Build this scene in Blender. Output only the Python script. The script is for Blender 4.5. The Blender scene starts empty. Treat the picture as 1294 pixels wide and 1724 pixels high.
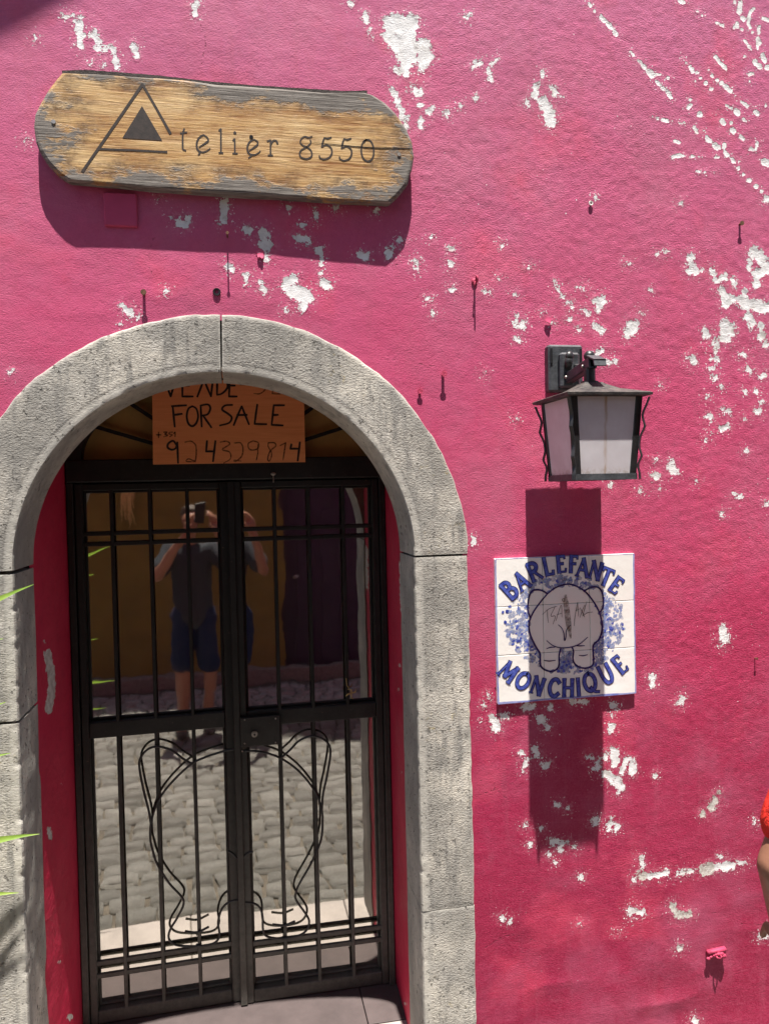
import bpy, bmesh, math, random
import numpy as np
from mathutils import Vector, Matrix

random.seed(7)
rng = np.random.RandomState(11)
R_ = math.radians
scene = bpy.context.scene
col = scene.collection

# ------------------------------------------------------------------ camera
CAM = np.array([0.0, -2.2, 1.79])
FPX, YAW, PITCH, ROLL = 1295.0, R_(10.8), R_(1.4), 0.022
_F = np.array([math.sin(YAW) * math.cos(PITCH), math.cos(YAW) * math.cos(PITCH), -math.sin(PITCH)])
_R0 = np.array([math.cos(YAW), -math.sin(YAW), 0.0])
_U0 = np.cross(_R0, _F)
_U = _U0 * math.cos(ROLL) + _R0 * math.sin(ROLL)
_R = _R0 * math.cos(ROLL) - _U0 * math.sin(ROLL)
cd = bpy.data.cameras.new('camera')
cam = bpy.data.objects.new('camera', cd)
col.objects.link(cam)
cd.sensor_fit = 'VERTICAL'
cd.sensor_height = 24.0
cd.lens = FPX / 1724.0 * 24.0
cd.clip_start, cd.clip_end = 0.02, 300.0
m = Matrix.Identity(4)
for i in range(3):
    m[i][0], m[i][1], m[i][2], m[i][3] = _R[i], _U[i], -_F[i], CAM[i]
cam.matrix_world = m
scene.camera = cam

# ------------------------------------------------------------------ light
SUN = Vector((-0.025, 1.0, -4.12)).normalized()
EL = math.asin(-SUN.z)
w = bpy.data.worlds.new('World')
scene.world = w
w.use_nodes = True
nt = w.node_tree
nt.nodes.clear()
sky = nt.nodes.new('ShaderNodeTexSky')
sky.sky_type = 'NISHITA'
sky.sun_disc = False
sky.sun_elevation = EL
sky.sun_rotation = math.pi
bg = nt.nodes.new('ShaderNodeBackground')
bg.inputs['Strength'].default_value = 0.06
out = nt.nodes.new('ShaderNodeOutputWorld')
nt.links.new(sky.outputs[0], bg.inputs[0])
nt.links.new(bg.outputs[0], out.inputs[0])
sd = bpy.data.lights.new('sun', 'SUN')
sd.energy = 5.0
sd.angle = R_(0.53)
sd.color = (1.0, 0.955, 0.89)
so = bpy.data.objects.new('sun', sd)
so.rotation_euler = SUN.to_track_quat('-Z', 'Y').to_euler()
so.location = (0, -3, 12)
col.objects.link(so)
vs = scene.view_settings
scene.display_settings.display_device = 'sRGB'
vs.view_transform = 'Standard'
vs.look = 'None'
vs.gamma = 1.0
vs.use_curve_mapping = False
vs.exposure = 1.3
scene.cycles.max_bounces = 10
scene.cycles.transparent_max_bounces = 12

# ------------------------------------------------------------------ measuring helpers
def P(x, y, Y=0.0):
    """photo measurement -> point on the real plane y = Y"""
    d = _F * FPX + _R * (x - 647.0) - _U * (y - 862.0)
    return CAM + d * ((Y - CAM[1]) / d[1])

def PXp(x, y, X):
    d = _F * FPX + _R * (x - 647.0) - _U * (y - 862.0)
    return CAM + d * ((X - CAM[0]) / d[0])

def proj(pts):
    v = np.asarray(pts) - CAM
    z = v @ _F
    return 647 + FPX * (v @ _R) / z, 862 - FPX * (v @ _U) / z

# ------------------------------------------------------------------ scene-graph helpers
def tag(o, label=None, cat=None, group=None, kind=None):
    if label: o['label'] = label
    if cat: o['category'] = cat
    if group: o['group'] = group
    if kind: o['kind'] = kind
    return o

def empty(name, loc=(0, 0, 0), parent=None):
    o = bpy.data.objects.new(name, None)
    o.empty_display_size = 0.05
    o.location = loc
    col.objects.link(o)
    if parent: set_parent(o, parent)
    return o

def world_loc(o):
    v = Vector(o.location)
    while o.parent:
        o = o.parent
        v = v + Vector(o.location)
    return v

def set_parent(o, p):
    o.parent = p
    o.location = Vector(o.location) - world_loc(p)

def link(name, me, mat=None, parent=None, loc=None, smooth=False):
    """mesh data in world coordinates -> object whose origin sits at loc (or the parent's)"""
    o = bpy.data.objects.new(name, me)
    col.objects.link(o)
    if mat is not None and not me.materials:
        me.materials.append(mat)
    if smooth:
        me.polygons.foreach_set('use_smooth', [True] * len(me.polygons))
    if loc is not None:
        me.transform(Matrix.Translation(-Vector(loc)))
        o.location = loc
    if parent:
        set_parent(o, parent)
    return o

class MB:
    """collects shapes, builds one mesh"""
    def __init__(self):
        self.v, self.f = [], []
    def add(self, v, f):
        n = len(self.v)
        self.v += [tuple(float(c) for c in p) for p in v]
        self.f += [tuple(i + n for i in q) for q in f]
        return self
    def box(self, lo, hi, c=0.0):
        x0, y0, z0 = lo; x1, y1, z1 = hi
        if c <= 0:
            return self.add([(x0,y0,z0),(x1,y0,z0),(x1,y1,z0),(x0,y1,z0),(x0,y0,z1),(x1,y0,z1),(x1,y1,z1),(x0,y1,z1)],
                [(0,3,2,1),(4,5,6,7),(0,1,5,4),(1,2,6,5),(2,3,7,6),(3,0,4,7)])
        bm = bmesh.new()
        bmesh.ops.create_cube(bm, size=1.0)
        for q in bm.verts:
            q.co = Vector(((x0+x1)/2 + q.co.x*(x1-x0), (y0+y1)/2 + q.co.y*(y1-y0), (z0+z1)/2 + q.co.z*(z1-z0)))
        bmesh.ops.bevel(bm, geom=list(bm.edges), offset=c, segments=1, affect='EDGES')
        self.bm(bm)
        return self
    def bm(self, bm):
        bm.verts.index_update()
        self.add([q.co[:] for q in bm.verts], [[q.index for q in f.verts] for f in bm.faces])
        bm.free()
    def bar(self, a, b, wx, wy, c=0.0015, up=(0, 1, 0)):
        """rectangular bar from a to b; wy is its size along 'up'"""
        a, b = Vector(a), Vector(b)
        d = (b - a); L = d.length; d.normalize()
        u = Vector(up); u = (u - d * u.dot(d)).normalized(); s = d.cross(u)
        h, k = wx / 2, wy / 2
        c = min(c, h * .6, k * .6)
        prof = [(-h+c,-k),(h-c,-k),(h,-k+c),(h,k-c),(h-c,k),(-h+c,k),(-h,k-c),(-h,-k+c)]
        vv = [a + s*p + u*q for p, q in prof] + [b + s*p + u*q for p, q in prof]
        ff = [(i, (i+1) % 8, 8 + (i+1) % 8, 8 + i) for i in range(8)] + [tuple(range(7, -1, -1)), tuple(range(8, 16))]
        return self.add(vv, ff)
    def tube(self, pts, r, n=8, cap=True):
        pts = [Vector(p) for p in pts]
        rr = r if isinstance(r, (list, tuple)) else [r] * len(pts)
        vv, ff = [], []
        ref = Vector((0.13, 1, 0.21)).normalized()
        for i, p in enumerate(pts):
            d = (pts[min(i+1, len(pts)-1)] - pts[max(i-1, 0)]).normalized()
            if abs(d.dot(ref)) > .97: ref = Vector((1, .1, .2)).normalized()
            u = (ref - d*ref.dot(d)).normalized(); s = d.cross(u)
            for k in range(n):
                a = 2*math.pi*k/n
                vv.append(p + (u*math.cos(a) + s*math.sin(a)) * rr[i])
        for i in range(len(pts)-1):
            for k in range(n):
                ff.append((i*n+k, i*n+(k+1)%n, (i+1)*n+(k+1)%n, (i+1)*n+k))
        if cap:
            ff += [tuple(range(n-1, -1, -1)), tuple(range((len(pts)-1)*n, len(pts)*n))]
        return self.add(vv, ff)
    def ball(self, c, r, seg=12, ring=8, sc=(1, 1, 1)):
        vv, ff = [], []
        for i in range(1, ring):
            t = math.pi*i/ring
            for k in range(seg):
                a = 2*math.pi*k/seg
                vv.append((c[0]+r*sc[0]*math.sin(t)*math.cos(a), c[1]+r*sc[1]*math.sin(t)*math.sin(a), c[2]+r*sc[2]*math.cos(t)))
        top, bot = len(vv), len(vv)+1
        vv += [(c[0], c[1], c[2]+r*sc[2]), (c[0], c[1], c[2]-r*sc[2])]
        for i in range(ring-2):
            for k in range(seg):
                ff.append((i*seg+k, (i+1)*seg+k, (i+1)*seg+(k+1)%seg, i*seg+(k+1)%seg))
        for k in range(seg):
            ff.append((top, k, (k+1)%seg)); ff.append((bot, (ring-2)*seg+(k+1)%seg, (ring-2)*seg+k))
        return self.add(vv, ff)
    def disc(self, c, r, y0, y1, n=16):
        """short cylinder along y"""
        vv = [(c[0]+r*math.cos(2*math.pi*k/n), y, c[1]+r*math.sin(2*math.pi*k/n)) for y in (y0, y1) for k in range(n)]
        ff = [(k, (k+1)%n, n+(k+1)%n, n+k) for k in range(n)] + [tuple(range(n-1,-1,-1)), tuple(range(n, 2*n))]
        return self.add(vv, ff)
    def poly(self, xz, y):
        n = len(self.v)
        self.v += [(float(a), float(y), float(b)) for a, b in xz]
        self.f.append(tuple(range(n, n+len(xz))))
        return self
    def slab(self, xz, y0, y1):
        """polygon outline in x,z given real thickness from y0 to y1"""
        n = len(xz)
        vv = [(a, y0, b) for a, b in xz] + [(a, y1, b) for a, b in xz]
        return self.add(vv, [tuple(range(n)), tuple(range(2*n-1, n-1, -1))] + [(i, n+i, n+(i+1)%n, (i+1)%n) for i in range(n)])
    def ribbon(self, xz, wid, y):
        """flat painted line in the plane y; wid a number or a list"""
        p = np.array(xz, float)
        if len(p) < 2: return self
        ww = np.full(len(p), wid) if np.isscalar(wid) else np.interp(np.linspace(0, 1, len(p)), np.linspace(0, 1, len(wid)), wid)
        t = np.gradient(p, axis=0); t /= np.maximum(np.linalg.norm(t, axis=1), 1e-9)[:, None]
        nrm = np.stack([-t[:, 1], t[:, 0]], 1)
        p[0] -= t[0]*ww[0]*.3; p[-1] += t[-1]*ww[-1]*.3
        a, b = p + nrm*ww[:, None]/2, p - nrm*ww[:, None]/2
        n = len(p)
        self.k = getattr(self, 'k', 0)+1
        y = y-.000018*self.k
        return self.add([(q[0], y, q[1]) for q in a] + [(q[0], y, q[1]) for q in b],
                        [(i, i+1, n+i+1, n+i) for i in range(n-1)])
    def mesh(self, name):
        me = bpy.data.meshes.new(name)
        me.from_pydata(self.v, [], self.f)
        me.update()
        return me
    def fix(self, me):
        bm = bmesh.new(); bm.from_mesh(me)
        bmesh.ops.recalc_face_normals(bm, faces=bm.faces[:]); bm.to_mesh(me); bm.free()
        return me
    def build(self, name, mat, parent=None, loc=None, smooth=False, solid=True):
        me = self.mesh(name)
        if solid: self.fix(me)
        return link(name, me, mat, parent, loc, smooth)

def smooth_line(pts, step=3):
    """Catmull-Rom through the points"""
    p = [np.array(q, float) for q in pts]
    if len(p) < 3: return [tuple(q) for q in p]
    e = [2*p[0]-p[1]] + p + [2*p[-1]-p[-2]]
    o = []
    for i in range(1, len(e)-2):
        for k in range(step):
            t = k/step
            a, b, c, d = e[i-1], e[i], e[i+1], e[i+2]
            o.append(tuple(.5*((2*b)+(c-a)*t+(2*a-5*b+4*c-d)*t*t+(3*b-a-3*c+d)*t**3)))
    o.append(tuple(p[-1]))
    return o

# lattice noise for real relief
def vnoise(x, z, scale, seed):
    r = np.random.RandomState(seed)
    g = r.rand(256, 256)
    X, Z = x*scale, z*scale
    xi, zi = np.floor(X).astype(int), np.floor(Z).astype(int)
    fx, fz = X-xi, Z-zi
    fx, fz = fx*fx*(3-2*fx), fz*fz*(3-2*fz)
    a, b = g[xi % 256, zi % 256], g[(xi+1) % 256, zi % 256]
    c, d = g[xi % 256, (zi+1) % 256], g[(xi+1) % 256, (zi+1) % 256]
    return (a*(1-fx)+b*fx)*(1-fz)+(c*(1-fx)+d*fx)*fz - .5

# ------------------------------------------------------------------ materials
class Mat:
    def __init__(self, name):
        self.m = bpy.data.materials.new(name)
        self.m.use_nodes = True
        self.t = self.m.node_tree
        self.t.nodes.clear()
        self.out = self.n('ShaderNodeOutputMaterial')
        self.tc = self.n('ShaderNodeTexCoord')
    def n(self, typ, **kw):
        nd = self.t.nodes.new(typ)
        for k, v in kw.items(): setattr(nd, k, v)
        return nd
    def set(self, sock, v):
        if isinstance(v, bpy.types.NodeSocket): self.t.links.new(v, sock)
        elif isinstance(v, (tuple, list)) and len(v) == 3 and sock.type == 'RGBA': sock.default_value = (*v, 1)
        else: sock.default_value = v
    def coord(self, scale=(1, 1, 1), rot=(0, 0, 0), loc=(0, 0, 0)):
        mp = self.n('ShaderNodeMapping')
        self.t.links.new(self.tc.outputs['Object'], mp.inputs[0])
        mp.inputs['Scale'].default_value = scale
        mp.inputs['Rotation'].default_value = rot
        mp.inputs['Location'].default_value = loc
        return mp.outputs[0]
    def noise(self, scale, detail=3, rough=.55, vec=None, dist=0.0):
        nd = self.n('ShaderNodeTexNoise')
        self.set(nd.inputs['Vector'], vec if vec is not None else self.tc.outputs['Object'])
        nd.inputs['Scale'].default_value = scale
        nd.inputs['Detail'].default_value = detail
        nd.inputs['Roughness'].default_value = rough
        nd.inputs['Distortion'].default_value = dist
        return nd.outputs[0]
    def voro(self, scale, feature='F1', vec=None):
        nd = self.n('ShaderNodeTexVoronoi', feature=feature)
        self.set(nd.inputs['Vector'], vec if vec is not None else self.tc.outputs['Object'])
        nd.inputs['Scale'].default_value = scale
        return nd.outputs[0]
    def math(self, op, a, b=0.0, c=0.0, clamp=False):
        nd = self.n('ShaderNodeMath', operation=op, use_clamp=clamp)
        self.set(nd.inputs[0], a); self.set(nd.inputs[1], b); self.set(nd.inputs[2], c)
        return nd.outputs[0]
    def rng(self, v, a, b, c=0.0, d=1.0):
        nd = self.n('ShaderNodeMapRange')
        for i, q in enumerate((v, a, b, c, d)): self.set(nd.inputs[i], q)
        return nd.outputs[0]
    def mix(self, f, a, b, blend='MIX'):
        nd = self.n('ShaderNodeMix', data_type='RGBA', blend_type=blend)
        self.set(nd.inputs[0], f); self.set(nd.inputs[6], a); self.set(nd.inputs[7], b)
        return nd.outputs[2]
    def attr(self, name):
        nd = self.n('ShaderNodeAttribute', attribute_name=name)
        return nd.outputs['Fac']
    def sep(self, vec=None):
        nd = self.n('ShaderNodeSeparateXYZ')
        self.set(nd.inputs[0], vec if vec is not None else self.tc.outputs['Object'])
        return nd.outputs
    def bump(self, h, strength=1.0, dist=1.0, normal=None):
        nd = self.n('ShaderNodeBump')
        self.set(nd.inputs['Height'], h)
        nd.inputs['Strength'].default_value = strength
        nd.inputs['Distance'].default_value = dist
        if normal is not None: self.set(nd.inputs['Normal'], normal)
        return nd.outputs[0]
    def pbr(self, colr, rough=.8, normal=None, metal=0.0, spec=.3, **kw):
        b = self.n('ShaderNodeBsdfPrincipled')
        self.set(b.inputs['Base Color'], colr)
        self.set(b.inputs['Roughness'], rough)
        self.set(b.inputs['Metallic'], metal)
        self.set(b.inputs['Specular IOR Level'], spec)
        for k, v in kw.items(): self.set(b.inputs[k], v)
        if normal is not None: self.set(b.inputs['Normal'], normal)
        return b.outputs[0]
    def done(self, sh):
        self.t.links.new(sh, self.out.inputs[0])
        return self.m

def random_tint(M, amount=.2):
    oi = M.n('ShaderNodeObjectInfo')
    return M.rng(oi.outputs['Random'], 0, 1, 1-amount, 1+amount)

def mat_plaster():
    M = Mat('pink_paint_on_plaster')
    x, y, z = M.sep()
    big = M.noise(1.6, 4, .6)
    mid = M.noise(6.5, 4, .6)
    fine = M.noise(45, 4, .6)
    zz = M.math('ADD', z, M.math('MULTIPLY', M.math('SUBTRACT', big, .5), 1.3))
    f = M.rng(zz, 0.2, 3.3)
    rp = M.n('ShaderNodeValToRGB')
    M.set(rp.inputs[0], f)
    e = rp.color_ramp.elements
    e[0].position, e[0].color = .02, (.27, .009, .045, 1)
    e[1].position, e[1].color = 1.0, (.50, .128, .262, 1)
    for p_, c_ in ((.26, (.36, .015, .068, 1)), (.46, (.48, .036, .115, 1)), (.70, (.53, .082, .190, 1))):
        q = e.new(p_); q.color = c_
    c = rp.outputs[0]
    c = M.mix(M.rng(M.noise(3.0, 4, .6, vec=M.coord(loc=(2, 3, 4))), .54, .74, 0, .75), c, (.66, .066, .125))       # fresher coat showing through
    c = M.mix(M.rng(M.noise(3.1, 5, .65, vec=M.coord(loc=(7, 3, 1))), .48, .70, 0, .5), c, (.42, .115, .20))  # chalked areas
    c = M.mix(M.rng(fine, .30, .75, .22, 0), c, (.30, .015, .05))
    # dirt runs, brush marks, dusty bloom
    run = M.noise(11, 5, .65, vec=M.coord(scale=(2.2, 1, .28), loc=(3, 0, 1)))
    c = M.mix(M.rng(run, .54, .74, 0, .35), c, (.36, .075, .125))
    br_ = M.noise(30, 4, .7, vec=M.coord(scale=(.35, 1, 2.2), rot=(0, .5, 0), loc=(5, 1, 2)))
    c = M.mix(M.rng(br_, .55, .75, 0, .22), c, (.60, .13, .21))
    c = M.mix(M.math('MULTIPLY', M.rng(M.noise(2.0, 5, .7, vec=M.coord(loc=(8, 8, 3))), .52, .74), M.rng(z, .8, 2.6, .18, .50)), c, (.50, .18, .27))
    c = M.mix(M.rng(M.noise(75, 2, .5, vec=M.coord(loc=(2, 6, 6))), .73, .77, 0, .6), c, (.22, .03, .06))
    c = M.mix(M.rng(M.noise(160, 3, .6), .35, .7, .0, .20), c, (.66, .13, .22))
    # flaking
    fl = M.attr('flake')
    jag = M.math('ADD', M.math('MULTIPLY', M.math('SUBTRACT', M.noise(48, 5, .68), .5), 32.0),
                 M.math('MULTIPLY', M.math('SUBTRACT', M.noise(190, 3, .6), .5), 11.0))
    jag = M.math('MULTIPLY', jag, M.rng(M.attr('drip'), 0, 1, 1, .5))
    sd_ = M.math('ADD', M.math('ADD', fl, .7), jag)
    mask = M.rng(sd_, -.2, .5)
    # crumbs round the larger losses
    crumb = M.math('MULTIPLY', M.rng(M.noise(150, 2, .5, vec=M.coord(loc=(6, 2, 4))), .655, .675), M.rng(fl, -19, -6))
    mask = M.math('MAXIMUM', mask, crumb)
    # stray specks
    sp = M.math('MULTIPLY', M.rng(M.noise(110, 2, .5, vec=M.coord(loc=(3, 9, 2))), .735, .75), M.rng(M.noise(2.6, 3, .6, vec=M.coord(loc=(1, 5, 8))), .47, .56))
    mask = M.math('MAXIMUM', mask, M.math('MULTIPLY', sp, M.attr('rough')))
    rub = M.math('MULTIPLY', M.rng(sd_, -12, 0, 0, .45), M.rng(M.noise(90, 4, .7), .45, .62))
    c = M.mix(rub, c, (.62, .30, .36))
    g = M.math('MAXIMUM', M.attr('grey'), M.rng(M.noise(17, 4, .6, vec=M.coord(loc=(4, 4, 8))), .55, .68, 0, .75))
    wht = M.mix(M.rng(M.noise(38, 4, .6), .4, .62), (.82, .805, .80), (.70, .68, .67))
    gry = M.mix(M.rng(M.noise(120, 4, .7), .35, .65), (.43, .385, .34), (.62, .585, .54))
    c = M.mix(mask, c, M.mix(g, wht, gry))
    # hairline cracks drawn from the attribute
    ck_ = M.rng(M.math('ADD', M.attr('crack'), M.math('MULTIPLY', M.math('SUBTRACT', M.noise(90, 4, .7), .5), 8.0)), .9, .1)
    ck_ = M.math('MULTIPLY', ck_, M.rng(M.noise(12, 3, .6), .38, .52))
    c = M.mix(M.math('MULTIPLY', ck_, .55), c, (.20, .03, .06))
    # relief
    ro = M.attr('rough')
    s1 = M.math('MULTIPLY', M.noise(115, 2, .5, vec=M.coord(scale=(.9, 1, 1.05))), M.rng(ro, 0, 1, .0004, .0009))
    s2 = M.math('MULTIPLY', M.noise(310, 3, .6, vec=M.coord(scale=(.66, 1, 1.3))), M.rng(ro, 0, 1, .0008, .0036))
    s3 = M.math('MULTIPLY', M.noise(20, 4, .55, vec=M.coord(scale=(.8, 1, 1.1), rot=(0, .5, 0))), .0018)
    h = M.math('ADD', M.math('ADD', s1, s2), s3)
    h = M.math('SUBTRACT', h, M.math('MULTIPLY', M.rng(sd_, -.6, .9), .0013))
    h = M.math('ADD', h, M.math('MULTIPLY', M.rng(sd_, -5, -.4), M.math('MULTIPLY', M.rng(sd_, .4, -.2), .0009)))
    h = M.math('SUBTRACT', h, M.math('MULTIPLY', ck_, .0016))
    return M.done(M.pbr(c, M.rng(mid, .3, .7, .62, .8), M.bump(h), spec=.25))

def mat_red():
    M = Mat('red_paint_in_doorway')
    c = M.mix(M.rng(M.noise(4, 4, .6), .35, .7), (.52, .016, .060), (.62, .034, .085))
    c = M.mix(M.rng(M.noise(30, 4, .6), .5, .8, 0, .35), c, (.30, .008, .03))
    sd_ = M.math('ADD', M.attr('flake'), M.math('MULTIPLY', M.math('SUBTRACT', M.noise(60, 5, .65), .5), 12.0))
    mask = M.rng(sd_, -.2, .5)
    c = M.mix(mask, c, M.mix(M.rng(M.noise(70, 3), .4, .6), (.70, .66, .62), (.5, .45, .41)))
    h = M.math('ADD', M.math('MULTIPLY', M.noise(60, 4), .0012), M.math('MULTIPLY', M.noise(9, 3), .004))
    h = M.math('SUBTRACT', h, M.math('MULTIPLY', mask, .001))
    return M.done(M.pbr(c, .55, M.bump(h), spec=.35))

def mat_stone():
    M = Mat('weathered_limestone')
    oi = M.n('ShaderNodeObjectInfo')
    n1 = M.noise(5, 5, .65)
    n2 = M.noise(26, 5, .65)
    n3 = M.noise(150, 3, .6)
    c = M.mix(M.rng(n1, .38, .60), (.62, .57, .485), (.34, .32, .285))
    c = M.mix(M.rng(n2, .48, .72, 0, .55), c, (.60, .565, .51))
    # rain streaks and lichen
    st = M.noise(9, 5, .65, vec=M.coord(scale=(2.6, 1, .42)))
    c = M.mix(M.rng(st, .50, .63, 0, .8), c, (.205, .195, .18))
    li = M.math('MULTIPLY', M.rng(M.noise(48, 4, .7, vec=M.coord(loc=(4, 1, 3))), .58, .66), M.rng(M.noise(6.5, 3, .6, vec=M.coord(loc=(2, 7, 5))), .46, .6))
    c = M.mix(M.math('MULTIPLY', li, .8), c, (.085, .08, .072))
    c = M.mix(M.rng(M.noise(2.4, 4, .65, vec=M.coord(loc=(1, 2, 7))), .42, .62, 0, .72), c, (.225, .212, .19))
    yl = M.math('MULTIPLY', M.rng(M.noise(60, 4, .7, vec=M.coord(loc=(9, 2, 6))), .60, .68), M.rng(M.noise(5, 2, .5, vec=M.coord(loc=(5, 8, 3))), .55, .65))
    c = M.mix(M.math('MULTIPLY', yl, .6), c, (.36, .28, .10))
    c = M.mix(M.rng(n3, .3, .7, .3, 0), c, (.25, .24, .225))
    c = M.mix(1.0, c, random_tint(M, .10), 'MULTIPLY')
    pit = M.attr('pitted')
    c = M.mix(M.rng(pit, .5, 0, 0, .45), c, (.56, .53, .47))
    hm = M.noise(270, 3, .6, vec=M.coord(scale=(.6, 1, 1.6)))
    v = M.voro(170, 'SMOOTH_F1', vec=M.coord(scale=(.8, 1, 1.3)))
    h = M.math('MULTIPLY', M.math('ADD', M.math('MULTIPLY', hm, .0026), M.math('MULTIPLY', v, .0015)), M.rng(pit, 0, 1, .25, 1))
    h = M.math('ADD', h, M.math('MULTIPLY', M.noise(420, 2), .0006))
    h = M.math('ADD', h, M.math('MULTIPLY', M.noise(30, 4), .0018))
    holes = M.math('MULTIPLY', M.rng(M.noise(75, 3, .6, vec=M.coord(loc=(3, 3, 9))), .635, .69), .005)
    h = M.math('SUBTRACT', h, holes)
    c = M.mix(M.rng(holes, 0, .005, 0, .65), c, (.12, .11, .10))
    return M.done(M.pbr(c, .85, M.bump(h), spec=.2))

def mat_wood():
    M = Mat('weathered_varnished_pine')
    # board runs along local x (slightly tilted), origin at its centre
    rot = (0, R_(-2.6), 0)
    lx, ly, lz = M.sep(M.coord(rot=rot))
    grain = M.noise(14, 6, .7, vec=M.coord(scale=(.55, 1, 9), rot=rot), dist=.6)
    fineg = M.noise(60, 4, .7, vec=M.coord(scale=(.16, 1, 6), rot=rot))
    wide = M.noise(7, 4, .6, vec=M.coord(scale=(.7, 1, 2.6), rot=rot))
    fresh = M.mix(M.rng(grain, .36, .66), (.26, .105, .025), (.60, .37, .14))
    fresh = M.mix(M.rng(wide, .42, .68, 0, .75), fresh, (.70, .50, .25))
    fresh = M.mix(M.rng(fineg, .5, .75, 0, .5), fresh, (.24, .105, .035))
    fresh = M.mix(M.rng(M.noise(12, 5, .7, vec=M.coord(scale=(.6, 1, 2), rot=rot)), .54, .70, 0, .7), fresh, (.25, .115, .035))
    grey = M.mix(M.rng(fineg, .32, .68), (.075, .062, .052), (.30, .27, .24))
    grey = M.mix(M.rng(grain, .5, .72, 0, .55), grey, (.07, .06, .053))
    # bare wood towards the ragged edges
    d = M.math('MINIMUM', M.math('MULTIPLY', M.math('SUBTRACT', .145, M.math('ABSOLUTE', lz)), 1.0),
               M.math('MULTIPLY', M.math('SUBTRACT', .505, M.math('ABSOLUTE', M.math('SUBTRACT', lx, .02))), .46))
    j = M.math('MULTIPLY', M.math('SUBTRACT', M.noise(9, 6, .72, vec=M.coord(scale=(.6, 1, 1.25), rot=rot)), .5), .26)
    j2 = M.math('MULTIPLY', M.math('SUBTRACT', M.noise(55, 4, .7, vec=M.coord(scale=(.3, 1, 2.2), rot=rot)), .5), .045)
    e = M.math('ADD', M.math('ADD', d, .013), M.math('ADD', j, j2))
    bare = M.rng(e, .047, .030)
    c = M.mix(bare, fresh, grey)
    sc = M.math('MULTIPLY', M.rng(M.math('ABSOLUTE', M.math('SUBTRACT', e, .052)), 0, .026, .8, 0), M.rng(M.noise(18, 4, .7), .35, .6))
    c = M.mix(sc, c, (.085, .045, .022))
    h = M.math('ADD', M.math('MULTIPLY', grain, .0015), M.math('MULTIPLY', fineg, M.rng(bare, 0, 1, .0006, .0020)))
    return M.done(M.pbr(c, M.rng(bare, 0, 1, .5, .85), M.bump(h), spec=.3))

def mat_simple(name, colr, rough=.6, nscale=30, var=.25, bump=.0004, metal=0.0, spec=.35, tint=0.0, fold=0.0, **kw):
    M = Mat(name)
    dark = tuple(q*(1-var) for q in colr); lite = tuple(min(1, q*(1+var)) for q in colr)
    n = M.noise(nscale, 5, .65)
    c = M.mix(M.rng(n, .3, .7), dark, lite)
    if tint:
        c = M.mix(1.0, c, random_tint(M, tint), 'MULTIPLY')
    h = M.math('MULTIPLY', M.noise(nscale*5, 3), bump)
    if fold: h = M.math('ADD', h, M.math('MULTIPLY', M.noise(13, 3, .55, vec=M.coord(scale=(1.6, 1.6, .7), rot=(.3, .5, 0)), dist=1.2), fold))
    return M.done(M.pbr(c, rough, M.bump(h), metal, spec, **kw))

def mat_iron():
    M = Mat('old_black_painted_iron')
    n = M.noise(22, 5, .7)
    c = M.mix(M.rng(n, .35, .7), (.0050, .0046, .0044), (.014, .0125, .0115))
    dust = M.math('MULTIPLY', M.rng(M.noise(70, 5, .7), .54, .82), .22)
    c = M.mix(dust, c, (.085, .075, .066))
    x_, y_, z_ = M.sep(M.tc.outputs['Object'])
    c = M.mix(M.rng(M.noise(95, 3, .6, vec=M.coord(loc=(3, 4, 5))), .70, .76), c, (.16, .10, .065))
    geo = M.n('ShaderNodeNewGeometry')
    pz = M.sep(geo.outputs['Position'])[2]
    dust_and_haze = M.math('MULTIPLY', M.rng(M.math('ADD', pz, M.math('MULTIPLY', M.noise(9, 4, .7), .5)), 1.35, .45, 0, .75), M.rng(M.noise(45, 5, .75), .25, .7, .35, 1))  # low dust plus pale lens flare haze, both put into the iron colour
    c = M.mix(dust_and_haze, c, (.125, .115, .10))
    h = M.math('MULTIPLY', M.noise(240, 3), .0005)
    return M.done(M.pbr(c, M.rng(n, .3, .7, .42, .62), M.bump(h), 0.0, .4))

def mat_glass():
    M = Mat('dusty_coated_window_glass')
    lw = M.n('ShaderNodeLayerWeight'); lw.inputs[0].default_value = .30
    f = M.math('ADD', .54, M.math('MULTIPLY', lw.outputs['Facing'], .3), clamp=True)
    gl = M.n('ShaderNodeBsdfGlossy'); gl.inputs['Roughness'].default_value = .028
    gl.inputs['Color'].default_value = (.95, .92, .86, 1)
    wav = M.bump(M.math('ADD', M.math('MULTIPLY', M.noise(2.6, 2), .0016), M.math('MULTIPLY', M.noise(9, 2), .00022)))
    M.set(gl.inputs['Normal'], wav)
    tr = M.n('ShaderNodeBsdfTransparent'); tr.inputs[0].default_value = (.62, .63, .60, 1)
    mx = M.n('ShaderNodeMixShader')
    M.set(mx.inputs[0], f); M.set(mx.inputs[1], tr.outputs[0]); M.set(mx.inputs[2], gl.outputs[0])
    df = M.n('ShaderNodeBsdfDiffuse'); df.inputs[0].default_value = (.34, .31, .27, 1)
    m2 = M.n('ShaderNodeMixShader')
    dust = M.rng(M.noise(18, 6, .75), .40, .80, .012, .10)
    M.set(m2.inputs[0], dust); M.set(m2.inputs[1], mx.outputs[0]); M.set(m2.inputs[2], df.outputs[0])
    return M.done(m2.outputs[0])

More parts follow.
